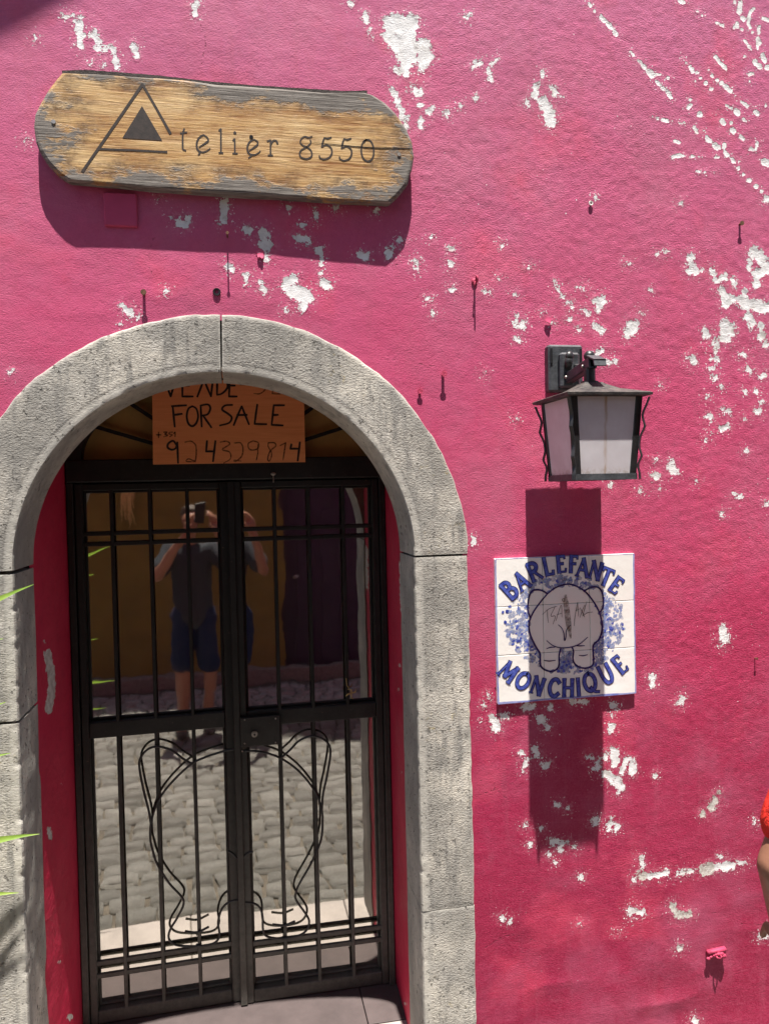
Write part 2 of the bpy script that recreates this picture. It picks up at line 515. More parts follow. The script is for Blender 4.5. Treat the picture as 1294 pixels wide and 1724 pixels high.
def mat_cobble():
    M = Mat('granite_cobble')
    n = M.noise(28, 5, .7)
    c = M.mix(M.rng(n, .35, .68), (.19, .182, .165), (.40, .385, .355))
    c = M.mix(M.rng(M.noise(9, 3), .5, .75, 0, .5), c, (.23, .20, .16))
    c = M.mix(1.0, c, random_tint(M, .22), 'MULTIPLY')
    h = M.math('ADD', M.math('MULTIPLY', M.noise(45, 5, .7), .016), M.math('MULTIPLY', M.noise(17, 3), .010))
    return M.done(M.pbr(c, .8, M.bump(h), spec=.25))

def mat_tile():
    M = Mat('cream_glazed_tile')
    c = M.mix(M.rng(M.noise(5, 4), .35, .7), (.83, .79, .74), (.88, .855, .82))
    c = M.mix(1.0, c, random_tint(M, .035), 'MULTIPLY')
    c = M.mix(M.rng(M.noise(60, 4, .7), .62, .8, 0, .25), c, (.55, .47, .38))
    h = M.math('ADD', M.math('MULTIPLY', M.noise(14, 3), .0016), M.math('MULTIPLY', M.noise(200, 2), .0001))
    return M.done(M.pbr(c, .22, M.bump(h), spec=.5))

def mat_brush(name, a, b, rough=.25, scale=60, alpha=None):
    """hand brushed glaze or ink; alpha: (lo, hi) for a broken, see-through stroke"""
    M = Mat(name)
    c = M.mix(M.rng(M.noise(scale, 4, .65), .34, .66), a, b)
    sh = M.pbr(c, rough, spec=.4)
    if alpha:
        tr = M.n('ShaderNodeBsdfTransparent')
        mx = M.n('ShaderNodeMixShader')
        M.set(mx.inputs[0], M.rng(M.noise(scale*1.6, 5, .7), .30, .66, *alpha))
        M.set(mx.inputs[1], tr.outputs[0]); M.set(mx.inputs[2], sh)
        sh = mx.outputs[0]
    return M.done(sh)

def mat_opal():
    M = Mat('opal_plastic_pane')
    x, y, z = M.sep()
    c = M.mix(M.rng(M.noise(16, 4), .4, .7), (.74, .70, .72), (.82, .79, .81))
    seam = M.math('ABSOLUTE', M.math('ADD', M.math('SUBTRACT', x, .975), M.math('MULTIPLY', M.math('SUBTRACT', M.noise(30, 3), .5), .006)))
    rust = M.math('MULTIPLY', M.rng(seam, .0, .0065, .85, 0), M.rng(M.noise(24, 4, vec=M.coord(scale=(3, 1, .6))), .3, .62))
    c = M.mix(rust, c, (.42, .25, .10))
    low = M.math('MULTIPLY', M.rng(z, 1.850, 1.828), M.rng(M.noise(70, 4, .7), .42, .68))
    c = M.mix(M.math('MULTIPLY', low, .7), c, (.33, .22, .11))
    sh = M.pbr(c, .35, spec=.4, **{'Subsurface Weight': .0})
    tl = M.n('ShaderNodeBsdfTranslucent'); M.set(tl.inputs[0], c)
    mx = M.n('ShaderNodeMixShader'); mx.inputs[0].default_value = .3
    M.set(mx.inputs[1], sh); M.set(mx.inputs[2], tl.outputs[0])
    return M.done(mx.outputs[0])

def mat_leaf():
    M = Mat('strap_leaf')
    c = M.mix(M.rng(M.noise(14, 3, vec=M.coord(scale=(1, 1, 1))), .35, .7), (.16, .30, .035), (.34, .46, .09))
    sh = M.pbr(c, .45, spec=.4)
    tl = M.n('ShaderNodeBsdfTranslucent'); M.set(tl.inputs[0], (.30, .48, .06))
    mx = M.n('ShaderNodeMixShader'); mx.inputs[0].default_value = .4
    M.set(mx.inputs[1], sh); M.set(mx.inputs[2], tl.outputs[0])
    return M.done(mx.outputs[0])

def mat_ply():
    M = Mat('orange_plywood')
    g = M.noise(10, 5, .7, vec=M.coord(scale=(.5, 1, 7)), dist=.8)
    c = M.mix(M.rng(g, .32, .68), (.74, .27, .10), (.82, .33, .13))
    c = M.mix(M.rng(M.noise(60, 4, vec=M.coord(scale=(.2, 1, 6))), .5, .75, 0, .25), c, (.52, .17, .06))
    return M.done(M.pbr(c, .6, M.bump(M.math('MULTIPLY', g, .0006)), spec=.3))

def mat_capmetal():
    M = Mat('worn_lantern_cap')
    n = M.noise(20, 5, .7, vec=M.coord(scale=(1, .5, 1)))
    c = M.mix(M.rng(n, .42, .66), (.028, .026, .026), (.095, .083, .074))
    c = M.mix(M.rng(M.noise(110, 4, .7), .55, .72, 0, .6), c, (.20, .17, .14))
    return M.done(M.pbr(c, .6, M.bump(M.math('MULTIPLY', M.noise(180, 3), .0008)), 0, .35))

MT = dict(
    plaster=mat_plaster(), red=mat_red(), stone=mat_stone(), wood=mat_wood(), iron=mat_iron(), glass=mat_glass(),
    cobble=mat_cobble(), tile=mat_tile(), opal=mat_opal(), leaf=mat_leaf(), ply=mat_ply(), cap=mat_capmetal(),
    core=mat_simple('dark_lime_mortar', (.16, .14, .12), .95, 40, .4, .003),
    yellow=mat_simple('yellow_limewash', (.155, .118, .024), .85, 4, .18, .0015),
    purple=mat_simple('purple_painted_door', (.026, .014, .036), .55, 9, .25, .0006),
    dark=mat_simple('dim_room_plaster', (.10, .08, .06), .9, 4, .2, .001),
    mortar=mat_simple('street_joint_sand', (.095, .08, .063), .95, 16, .35, .006),
    slab=mat_simple('pale_threshold_stone', (.34, .30, .275), .6, 7, .16, .0006, tint=.05),
    sill=mat_simple('shade_darkened_sill', (.080, .061, .059), .7, 9, .18, .001, tint=.06),  # pinkish tone darkened to stand in for shade at the door foot
    ink=mat_simple('dark_brown_lettering_paint', (.030, .020, .016), .6, 80, .5, .0002),
    marker=mat_simple('black_marker', (.020, .012, .012), .6, 50, .3, .0001),
    faint=mat_brush('dry_marker', (.05, .02, .015), (.10, .035, .02), .6, 60, (.25, .95)),
    bark=mat_simple('dark_split_bark', (.055, .045, .04), .9, 60, .5, .002),
    steel=mat_simple('dull_steel', (.36, .33, .30), .42, 60, .3, .0003, metal=.8),
    rusty=mat_simple('rusty_nail', (.14, .065, .035), .8, 90, .5, .0008),
    pinkmetal=mat_simple('pink_overpainted_metal', (.42, .04, .095), .65, 40, .25, .002),
    ochre=mat_simple('ochre_frosted_glass', (.40, .25, .085), .35, 6, .2, .0004),
    deeppink=mat_simple('pink_overpainted_box', (.47, .052, .135), .65, 10, .12, .0006),
    lampiron=mat_simple('lantern_black_paint', (.020, .019, .020), .40, 40, .4, .0008, spec=.5),
    lampgrey=mat_simple('scuffed_black_plate', (.055, .058, .064), .45, 35, .5, .0008, spec=.5),
    blueline=mat_brush('dark_blue_glaze', (.010, .010, .055), (.025, .030, .16)),
    bluefill=mat_brush('mid_blue_glaze', (.030, .045, .27), (.11, .15, .48), .25, 90),
    bluepale=mat_brush('pale_blue_glaze', (.15, .20, .46), (.34, .40, .62), .25, 50, (.55, 1.0)),
    bluewash=mat_brush('blue_wash', (.20, .24, .45), (.42, .45, .60), .25, 30, (.15, .8)),
    border=mat_brush('border_glaze', (.16, .18, .50), (.36, .38, .66), .25, 30, (.55, 1.0)),
    smear=mat_brush('rust_smear', (.10, .06, .04), (.22, .14, .10), .6, 50, (.0, .85)),
    skin=mat_simple('tanned_skin', (.26, .125, .078), .5, 12, .10, .0004, spec=.35),
    redshirt=mat_simple('red_cotton', (.66, .032, .020), .8, 60, .12, .0012, spec=.2, fold=.016),
    navy=mat_simple('navy_cotton', (.025, .035, .075), .85, 60, .2, .001, spec=.2),
    white=mat_simple('shaded_white_cotton', (.03, .035, .042), .85, 60, .06, .001, spec=.2),  # shade on the mirrored figure is put into this shirt colour
    blueshorts=mat_simple('shaded_blue_cotton', (.008, .017, .05), .85, 60, .15, .001, spec=.2),  # blue deepened to carry the mirrored figure's shade
    hair=mat_simple('brown_hair', (.045, .025, .015), .6, 90, .4, .002),
    shoe=mat_simple('dark_shoe', (.05, .045, .04), .6, 40, .3, .001),
    paper=mat_simple('white_leaflet', (.70, .68, .64), .7, 20, .08, .0002),
    reddot=mat_simple('red_print', (.60, .06, .06), .6, 30, .1, .0001),
    straw=mat_simple('dry_straw', (.50, .36, .15), .85, 40, .35, .001),
    clay=mat_simple('terracotta_pot', (.38, .15, .075), .85, 20, .2, .001),
    soil=mat_simple('potting_soil', (.05, .035, .025), .95, 60, .4, .004),
    roof=mat_simple('clay_roof', (.36, .15, .08), .85, 12, .3, .003),
    phone=mat_simple('black_phone', (.02, .02, .022), .25, 20, .2, .0),
)

# ------------------------------------------------------------------ the doorway's real dimensions (metres)
CX, ZS = -0.0425, 1.603                    # arch centre line and springing height
AI, BI, AO, BO = .5475, .532, .711, .694   # inner / outer half widths and rises
XL, XR = CX-AI, CX+AI                      # inner faces of the jambs
STONE_D = .20                              # depth of the dressed stone
JL, JR = -.560, .522                       # red reveals behind it
YG = .555                                  # glass plane
ZT = None

# ------------------------------------------------------------------ setting
gnd = MB().add([(-30, -30, -.022), (30, -30, -.022), (30, 8, -.022), (-30, 8, -.022)], [(0, 1, 2, 3)]).build('street', MT['mortar'], solid=False)
tag(gnd, kind='structure')

# cobbles: rows parallel to the wall
def cobble_mesh(seed):
    r = random.Random(seed)
    bm = bmesh.new()
    bmesh.ops.create_cube(bm, size=1.0)
    bmesh.ops.bevel(bm, geom=list(bm.edges), offset=.11, segments=2, affect='EDGES')
    for v in bm.verts:
        n = Vector((r.uniform(-1, 1), r.uniform(-1, 1), r.uniform(-.6, .6)))
        v.co += n*.045
        v.co.x += .10*v.co.y*math.sin(seed)*1.2
        v.co.z = min(v.co.z, .44)
        if v.co.z < -.2: v.co.z = -.5
    me = bpy.data.meshes.new('cobble')
    bm.to_mesh(me); bm.free()
    me.polygons.foreach_set('use_smooth', [True]*len(me.polygons))
    me.materials.append(MT['cobble'])
    return me
cob = [cobble_mesh(s) for s in range(9)]
rr = random.Random(3)
far = MB()
y = -.03
count = 0
while y > -4.0:
    dy = rr.uniform(.095, .135)
    x = -2.6 + rr.uniform(0, .12)
    while x < 2.6:
        dx = rr.uniform(.10, .18)
        cx, cy = x+dx/2, y-dy/2+rr.uniform(-.008, .008)
        near = -.95 < cx < .85 and y > -2.75
        me = rr.choice(cob)
        M4 = Matrix.Translation((cx, cy, -.028+rr.uniform(-.004, .006))) @ Matrix.Rotation(rr.uniform(-.09, .09), 4, 'Z') @ Matrix.Diagonal((dx*.94, dy*.90, .072, 1))
        if near and count < 298:
            o = bpy.data.objects.new('cobble', me)
            col.objects.link(o)
            o.parent = gnd
            o.matrix_world = M4
            count += 1
        elif abs(cx) < 1.6 or cy > -2:
            far.add([(M4 @ v.co)[:] for v in me.vertices], [tuple(p.vertices) for p in me.polygons])
        x += dx+rr.uniform(.0, .02)
    y -= dy+rr.uniform(.0, .012)
o = far.build('outer_cobbles', MT['cobble'], gnd, smooth=True, solid=False)
tag(o, kind='stuff')

# ------------------------------------------------------------------ flaking measured from the photo: ((points), radius[, grey])
FL = [
 ([(107,24),(112,27)],3),([(121,26),(130,40)],3),([(139,28),(136,38)],3),([(133,40),(134,58)],7),([(134,58),(136,77)],5),
 ([(157,56),(164,70),(165,82)],6),([(178,80),(179,84)],2.5),([(189,80),(195,98),(197,112)],5),([(226,76),(231,94)],5),([(173,108),(176,109)],2.5),
 ([(155,105),(150,108)],2),([(59,60),(59,66)],2),([(44,237)],4),([(331,5),(328,25)],4),([(590,6)],5),([(614,22),(616,36)],4),([(624,50),(624,60)],2.5),
 ([(660,40),(690,40)],16),([(655,60),(668,75)],12),([(685,50),(692,95)],12),([(672,70),(685,105)],10),([(680,105),(683,122)],7),([(668,110),(672,124)],4),
 ([(712,75),(716,95)],13),([(706,100),(712,112)],6),([(710,116)],5),([(698,148),(703,158)],6),([(661,152),(668,168)],5),([(690,145),(710,150)],3),
 ([(724,187)],7),([(752,190)],5),([(708,176)],4),([(775,178)],3),([(802,165)],3),([(788,28)],6),([(685,200),(684,212)],4),([(673,182),(676,195)],5),
 ([(709,200),(708,212)],3),([(797,110),(808,105)],4),([(823,115),(826,135)],3),([(836,100),(828,108)],2),([(903,145),(901,162)],6),([(930,148),(933,155)],5),
 ([(943,160)],3),([(914,170),(925,195),(925,206)],9),([(888,168),(889,176)],3),([(912,120),(913,130)],2),
 ([(1145,343)],3),([(1290,335)],6),([(1161,432),(1163,450)],5),([(1160,455),(1170,458)],6),([(1181,455)],3),([(1198,455),(1200,462)],5),([(1207,470),(1220,466)],5),
 ([(1232,468),(1236,480)],4),([(1215,490),(1222,510)],8),([(1230,503),(1245,505)],5),([(1252,490),(1254,500)],5),([(1250,510),(1275,515)],9),([(1280,520),(1294,515)],8),
 ([(1270,425),(1285,440)],9),([(1262,440),(1262,452)],4),([(1275,460),(1294,450)],9),([(1272,470),(1273,480)],5),([(1258,530),(1265,545)],6),([(1280,550),(1282,570)],5),
 ([(1290,580)],6),([(1219,545),(1220,570)],8),([(1230,550),(1232,560)],6),([(1188,555),(1190,565)],5),([(1202,575),(1204,590)],5),([(1200,604),(1206,606)],5),
 ([(1163,603),(1166,608)],5),([(1196,620)],4),([(1203,635)],4),([(1060,545),(1070,545)],6),([(1058,558),(1066,552)],8),([(1055,568)],3),([(1079,525)],3),
 ([(1002,548),(1012,557)],5),([(1013,500),(1014,510)],4),([(1003,505),(1008,520)],5),([(982,522),(988,527)],4),([(974,553)],4),([(1119,425)],4),([(1105,429)],2.5),
 ([(1052,442),(1060,443)],2),([(1000,333)],2),([(1096,490)],2.5),([(970,482),(976,482)],2),([(984,484)],2),([(993,485)],2),([(1005,595),(1015,590)],4),([(1022,610)],4),
 ([(1035,606)],3),([(1260,622)],5),([(1284,632)],5),([(1250,596)],4),([(1112,648)],3),([(1215,652)],2.5),([(1254,661)],4),([(1273,660)],3),([(1281,676)],3),
 ([(1190,667)],3),([(1217,690),(1225,692)],4),([(1193,702),(1195,708)],4),([(1230,702)],3),([(1253,705)],3),([(1275,692)],6),([(1213,722),(1222,718)],5),([(1196,728)],2.5),
 ([(1187,741)],3),([(1257,760)],3),([(1103,775)],3),([(1102,800),(1103,803)],6),([(1127,780),(1134,795)],6),([(1027,818)],4),([(1077,826)],4),([(1110,824)],2),([(1172,810)],2),
 ([(1236,835)],4),([(1247,838)],3),([(1215,864)],3),([(1290,848)],4),
 ([(814,1185)],4),([(829,1210),(836,1225)],7),([(845,1206),(852,1205)],4),([(811,1216)],2),([(820,1170),(824,1180)],2),([(880,1190),(895,1190)],5),([(908,1208),(920,1222)],6),
 ([(925,1190)],4),([(960,1180),(985,1182)],3),([(1030,1185),(1036,1190)],5),([(1029,1201)],3),([(1032,1222),(1030,1228)],5),([(877,1267)],4),([(887,1275),(881,1293)],4),
 ([(902,1262),(906,1270)],5),([(915,1290),(922,1286)],5),([(990,1275),(997,1275)],3),([(1003,1295),(1008,1280)],4),([(1018,1275),(1022,1270)],5),([(1032,1265),(1036,1285)],7),
 ([(1052,1280),(1046,1300)],5),([(1062,1285),(1064,1300)],6),([(1018,1303),(1030,1310)],6),([(1035,1312),(1045,1325)],6),([(1040,1335)],2.5),([(1104,1306)],3),([(940,1355)],4),
 ([(955,1362)],3),([(1000,1385),(1004,1378)],5),([(1025,1395),(1028,1383)],4.5),([(1037,1393)],4),([(884,1390)],3),([(910,1395)],3),([(892,1422)],3),([(930,1417),(945,1420)],5),
 ([(943,1430)],4),([(924,1438)],3),([(934,1451)],3),([(967,1427)],3),([(955,1418)],3),([(975,1477),(980,1477)],2.5),([(1077,1445),(1080,1455)],3.5),
 ([(1080,1475)],8,1),([(1092,1475),(1120,1470)],5),([(1140,1470),(1165,1468)],3),([(1185,1465),(1195,1462)],9,1),([(1205,1462),(1233,1456)],6),([(1245,1453),(1255,1452)],2),
 ([(1211,1443)],4),([(1060,1530),(1062,1540)],5),([(1068,1535),(1080,1535)],4),([(1066,1482)],3),([(1130,1525),(1140,1540),(1160,1540)],5,1),([(1203,1345),(1197,1360)],6,1),
 ([(1210,1335)],3,1),([(1183,1370)],4,1),([(1143,1595)],5,.6),([(845,1545)],4),([(857,1550)],3),([(975,1555)],2),([(1040,1567)],3),([(1168,1720)],6),([(1270,1385)],3),([(1283,1575),(1294,1570)],7),
 ([(1097,1140),(1098,1150)],5),([(1217,1060),(1219,1078)],6),([(1216,1085)],4),([(1143,1185),(1148,1175)],4),([(1028,1205)],3),([(1005,1000)],0),
 ([(378,340),(375,370)],6,.2),([(300,375),(310,378)],6,.2),([(315,370)],6,.2),([(290,365)],2),([(270,332)],4,.3),([(415,385),(420,390)],5,.4),([(441,395),(450,415)],9,.5),([(485,348)],5,.3),
 ([(531,350),(532,370)],3,.3),([(565,350)],5,.3),([(508,380)],4,.3),([(500,398),(516,402)],5,.3),([(520,410)],4,.3),([(535,420),(540,432)],5,.3),([(540,445)],3),([(606,430),(615,432)],7),
 ([(655,425)],8),([(670,405),(678,403)],4),([(632,355)],4),([(384,450),(390,452)],6),([(414,462),(415,478)],3),([(440,475),(445,490)],4),([(480,480),(495,470)],8),
 ([(495,490),(515,500)],13),([(510,515)],8),([(482,525)],5),([(545,475),(552,480)],7),([(540,460)],3),([(450,435)],4),([(210,520),(222,528)],6),([(205,515)],4),([(232,532)],4),
 ([(280,490)],3),([(202,545)],2),([(726,400)],3),([(760,418)],5),([(843,411)],3),([(701,440),(703,452)],4),([(758,440),(760,448)],3),([(761,487)],4),([(722,502)],4),([(730,525)],3),
 ([(866,545),(868,535)],4),([(880,540),(878,550)],4),([(872,570)],5),([(867,495)],3),([(815,490),(820,492)],3),([(934,475),(945,500)],2.5),([(958,510),(962,515)],4),([(960,535)],4),
 ([(932,543)],2.5),([(914,525)],3),([(889,449),(895,446)],2),([(868,706)],3),([(816,629)],3),([(840,468)],2),([(20,627)],3),([(795,905),(797,915)],3),
]
SPL = [  # thrown white paint, upper right: long drips, smooth edged
 ([(991,5),(994,9)],3),([(1000,19)],2.5),([(1011,28),(1017,35)],4),([(1022,40),(1029,47)],4),([(1033,53),(1036,58)],3.5),([(1143,1),(1150,4)],3),([(1156,5)],2),([(1170,17),(1176,21)],1),
 ([(1182,26)],2.5),([(1205,39),(1217,43)],2.5),([(1235,46)],3),([(1236,4)],3),([(1245,5),(1244,20)],4),([(1249,30),(1252,32)],4),([(1241,38),(1240,46)],2.5),([(1248,50)],3),([(1257,51)],2),
 ([(1268,14),(1260,24),(1259,40),(1262,46)],2.5),([(1266,55)],3),([(1284,30),(1294,34)],3),([(1278,44),(1276,55)],2.5),([(1275,66),(1278,72)],4),([(1252,68),(1265,85)],2),([(1273,70),(1275,82)],2),
 ([(1060,87),(1066,95)],2),([(1073,103),(1084,114)],3),([(1091,121),(1096,128)],5),([(1100,125),(1110,127)],2),([(1123,132)],3),([(1104,138),(1110,144)],3),([(1114,148),(1116,150)],3.5),([(1122,155),(1127,163)],4),
 ([(1147,98)],2),([(1154,106)],2),([(1161,112),(1165,121)],3.5),([(1172,123)],3.5),([(1178,131)],3),([(1187,140)],4),([(1169,137)],2),([(1196,150)],3),([(1203,96),(1210,105),(1221,115)],3),
 ([(1191,118)],1.5),([(1198,128)],3),([(1206,135)],3.5),([(1213,140)],3.5),([(1220,145),(1228,153)],4),([(1237,161)],2),([(1247,171),(1256,180)],3),([(1223,178),(1231,183)],2.5),([(1238,186),(1241,192)],4),
 ([(1270,188),(1274,192)],4),([(1252,95)],2.5),([(1282,92),(1286,103)],4),([(1270,104),(1278,113)],4),([(1291,114)],5),([(1260,125),(1266,124)],3.5),([(1260,137)],2),([(1288,178)],3),([(1250,200),(1255,205)],2),
 ([(1161,168)],3),([(1157,182),(1163,176)],3),([(1177,192)],5),([(1204,193)],2),([(1214,203),(1217,208)],4),([(1230,207)],3),([(1231,218),(1234,222)],4),([(1245,230),(1250,234)],3),([(1098,197)],1.5),
 ([(1105,199)],2.5),([(1115,202),(1122,204)],3),([(1131,205)],1.5),([(1142,207),(1150,207)],1.8),([(1167,214),(1173,223)],3),([(1184,220)],2.3),([(1189,232),(1195,238)],3.5),([(1202,244),(1208,249)],4.5),
 ([(1218,243),(1218,250)],2.5),([(1219,256),(1223,261)],3.5),([(1231,267),(1235,273)],3),([(1243,272)],2.3),([(1242,284)],3.8),([(1250,294)],3.5),([(1260,304)],4.2),([(1272,314)],4),([(1281,322)],3),
 ([(1135,238),(1143,240)],3),([(1133,264),(1145,262)],3.5),([(1150,263)],2),([(1163,264),(1168,264)],2.5),([(1175,264)],2.3),([(1182,264)],1.5),([(1202,265),(1208,265)],2.3),([(1172,288),(1177,289)],2.5),
 ([(1185,291)],2.3),([(1202,291)],1.3),([(1285,272),(1294,276)],6),([(1262,251),(1266,252)],3),([(1274,240),(1272,250)],3),
]
CRACKS = [
 [(800,455),(835,490),(862,520),(880,545),(905,572)], [(332,30),(345,60),(343,95),(335,130)], [(262,392),(253,420),(252,450),(262,470),(275,475)],
 [(640,605),(690,610),(760,622),(815,632)], [(840,660),(880,690),(925,685)], [(800,1340),(830,1330),(870,1315)], [(800,1310),(830,1325),(850,1345)],
 [(1140,740),(1190,755),(1260,790),(1294,800)], [(1055,1560),(1100,1545),(1150,1540),(1215,1538)], [(1090,1600),(1110,1575),(1140,1580)], [(645,455),(690,440),(720,450)],
 [(545,430),(600,455),(650,470)], [(0,345),(20,340),(45,345)], [(1215,1540),(1245,1555),(1290,1560)], [(810,1600),(860,1575),(920,1590)], [(700,500),(740,525),(775,540)],
]

def capsule_sdf(px, py, pts, r):
    p = np.array(pts, float)
    if len(p) == 1: d = np.hypot(px-p[0, 0], py-p[0, 1])
    else:
        d = np.full(px.shape, 1e9)
        for a, b in zip(p[:-1], p[1:]):
            ab = b-a
            t = np.clip(((px-a[0])*ab[0]+(py-a[1])*ab[1])/max((ab@ab), 1e-9), 0, 1)
            d = np.minimum(d, np.hypot(px-a[0]-t*ab[0], py-a[1]-t*ab[1]))
    return r-d

# ------------------------------------------------------------------ the pink house
house = empty('house', (0, 0, 0))
tag(house, 'old house front with flaking pink painted plaster around an arched doorway', 'house')

def build_wall():
    x0, x1, z0, z1, st = -1.05, 2.15, -.12, 3.90, .0055
    nx, nz = int((x1-x0)/st)+1, int((z1-z0)/st)+1
    X, Z = np.meshgrid(np.linspace(x0, x1, nx), np.linspace(z0, z1, nz), indexing='ij')
    pts = np.stack([X.ravel(), np.zeros(X.size), Z.ravel()], 1)
    px, py = proj(pts)
    px, py = px.reshape(X.shape), py.reshape(X.shape)
    flake = np.full(X.shape, -30.0); grey = np.zeros(X.shape); crack = np.full(X.shape, 20.0); drip = np.zeros(X.shape)
    def window(pts_, pad):
        q = np.array(pts_, float)
        lo, hi = q.min(0)-pad, q.max(0)+pad
        a, b = P(lo[0], hi[1]), P(hi[0], lo[1])
        i0, i1 = int((a[0]-.05-x0)/st), int((b[0]+.05-x0)/st)+1
        k0, k1 = int((a[2]-.05-z0)/st), int((b[2]+.05-z0)/st)+1
        return slice(max(i0, 0), max(i1, 1)), slice(max(k0, 0), max(k1, 1))
    for it in FL+SPL:
        if it[1] <= 0: continue
        s = window(it[0], it[1]+14)
        sdv = capsule_sdf(px[s], py[s], it[0], it[1])
        if it in SPL: sdv = sdv*1.7-.3
        g = it[2] if len(it) > 2 else 0
        up = sdv > flake[s]
        grey[s] = np.where(up & (sdv > -6), g, grey[s])
        drip[s] = np.where(up, 1.0 if it in SPL else 0.0, drip[s])
        flake[s] = np.maximum(flake[s], sdv)
    for c in CRACKS:
        c = smooth_line(c, 3)
        c = [(a+rng.uniform(-1.2, 1.2), b+rng.uniform(-1.2, 1.2)) for a, b in c]
        s = window(c, 24)
        crack[s] = np.minimum(crack[s], -capsule_sdf(px[s], py[s], c, 0))
    # rough cast to the right, trowelled smooth round the door
    edge = 760+90*vnoise(X, Z, 2.3, 5)*2+np.clip(900-py, -400, 900)*-.08
    rough = np.clip((px-edge)/150, 0, 1)
    rough = np.maximum(rough, np.clip((300-np.hypot(px-830, py-200))/150, 0, 1)*.9)
    rough = np.maximum(rough*np.clip(1.0-np.clip((py-1250)/450, 0, .65), 0, 1), .08+.25*np.clip(vnoise(X, Z, 3, 9)+.3, 0, 1))
    y = (.0060*vnoise(X, Z, 1.7, 1)+.0024*vnoise(X, Z, 5.5, 2)+.0007*vnoise(X*.8+Z*.2, Z*1.1, 14, 3)+.0005*vnoise(X*.8+Z*.3, Z, 34, 4))
    y += rough*(.0010*vnoise(X, Z, 60, 6)+.0012*vnoise(X, Z, 95, 7))
    low = np.clip((py-1480)/150, 0, 1)*np.clip((px-820)/60, 0, 1)
    y += low*.010*(np.abs(vnoise(X*.6, Z*1.1, 9, 8)))
    y += .0012*(flake > 2)
    # flat against stone, tiles and fittings
    ins_o = np.where(Z > ZS, np.sqrt(((X-CX)/AO)**2+((Z-ZS)/BO)**2), np.abs(X-CX)/AO)
    y *= np.clip((ins_o-1.0)/.08, 0.12, 1)
    til = (X > .73) & (X < 1.22) & (Z > 1.13) & (Z < 1.61)
    y = np.where(til, np.clip(y, 0, .003), y)
    y = np.clip(y, -.006, .02)
    keep = ins_o > .972
    idx = np.arange(X.size).reshape(X.shape)
    q = np.stack([idx[:-1, :-1], idx[1:, :-1], idx[1:, 1:], idx[:-1, 1:]], -1)
    kf = keep[:-1, :-1] & keep[1:, :-1] & keep[1:, 1:] & keep[:-1, 1:]
    # no hole below the floor is needed: jambs run to the ground
    faces = q[kf]
    co = np.stack([X, y, Z], -1).reshape(-1, 3)
    used = np.unique(faces)
    remap = np.full(X.size, -1); remap[used] = np.arange(len(used))
    faces = remap[faces]; co = co[used]
    n0 = len(co)
    # plain continuation of the same wall
    ring = [(-6, -.12), (x0+.003, -.12), (x1-.003, -.12), (7, -.12), (-6, 3.897), (x0+.003, 3.897), (x1-.003, 3.897), (7, 3.897), (-6, 7), (x0+.003, 7), (x1-.003, 7), (7, 7)]
    ext = np.array([(a, .003, b) for a, b in ring])
    ef = np.array([(0, 1, 5, 4), (2, 3, 7, 6), (4, 5, 9, 8), (5, 6, 10, 9), (6, 7, 11, 10)])+n0
    co = np.concatenate([co, ext]); faces = np.concatenate([faces, ef])
    me = bpy.data.meshes.new('plaster_wall')
    me.vertices.add(len(co)); me.vertices.foreach_set('co', co.ravel())
    me.loops.add(faces.size); me.loops.foreach_set('vertex_index', faces.ravel().astype(np.int32))
    me.polygons.add(len(faces))
    me.polygons.foreach_set('loop_start', np.arange(0, faces.size, 4, dtype=np.int32))
    me.polygons.foreach_set('loop_total', np.full(len(faces), 4, dtype=np.int32))
    me.polygons.foreach_set('use_smooth', np.ones(len(faces), dtype=bool))
    me.update(calc_edges=True); me.validate()
    def at(n, arr, d):
        a = me.attributes.new(n, 'FLOAT', 'POINT')
        a.data.foreach_set('value', np.concatenate([arr.ravel()[used], np.full(len(ext), d)]).astype(np.float32))
    at('flake', flake, -30); at('grey', grey, 0); at('rough', rough, .5); at('crack', crack, 20); at('drip', drip, 0)
    return link('plaster_wall', me, MT['plaster'], house)
build_wall()

def grid_mesh(name, pts, nu, nv, attrs, mat, parent):
    idx = np.arange(nu*nv).reshape(nu, nv)
    f = np.stack([idx[:-1, :-1], idx[1:, :-1], idx[1:, 1:], idx[:-1, 1:]], -1).reshape(-1, 4)
    me = bpy.data.meshes.new(name)
    me.from_pydata(pts.tolist(), [], f.tolist()); me.update()
    for k, v in attrs.items():
        a = me.attributes.new(k, 'FLOAT', 'POINT'); a.data.foreach_set('value', v.ravel().astype(np.float32))
    return link(name, me, mat, parent, smooth=True)

# red reveals between the stone and the door
REV = {JL: [([(80,1100),(88,1150),(82,1195)],7),([(83,1395),(86,1410)],4),([(104,1320)],2),([(100,1620)],3),([(118,1712)],6),([(75,1080)],3)],
       JR: [([(676,945),(677,1000),(678,1030)],4.5),([(672,1120)],3),([(670,1160)],2),([(681,1690)],3),([(677,1300)],2)]}
for X in (JL, JR):
    ys = np.linspace(STONE_D-.03, .62, 48); zs = np.linspace(-.03, 2.34, 240)
    Yg, Zg = np.meshgrid(ys, zs, indexing='ij')
    pt = np.stack([np.full(Yg.size, X), Yg.ravel(), Zg.ravel()], 1)
    xf = XL-.004 if X == JL else XR+.004
    pt[:, 0] = xf+(X-xf)*np.clip((pt[:, 1]-.17)/.30, 0, 1)
    a, b = proj(pt)
    fl = np.full(a.shape, -30.0)
    for it in REV[X]: fl = np.maximum(fl, capsule_sdf(a, b, *it))
    pt[:, 0] += .003*vnoise(Yg.ravel(), Zg.ravel(), 4, 21)+.0008*vnoise(Yg.ravel(), Zg.ravel(), 20, 22)
    grid_mesh('reveal', pt, 48, 240, dict(flake=fl), MT['red'], house)
mb = MB()   # soffit over the door and the wall head above it
N = 24
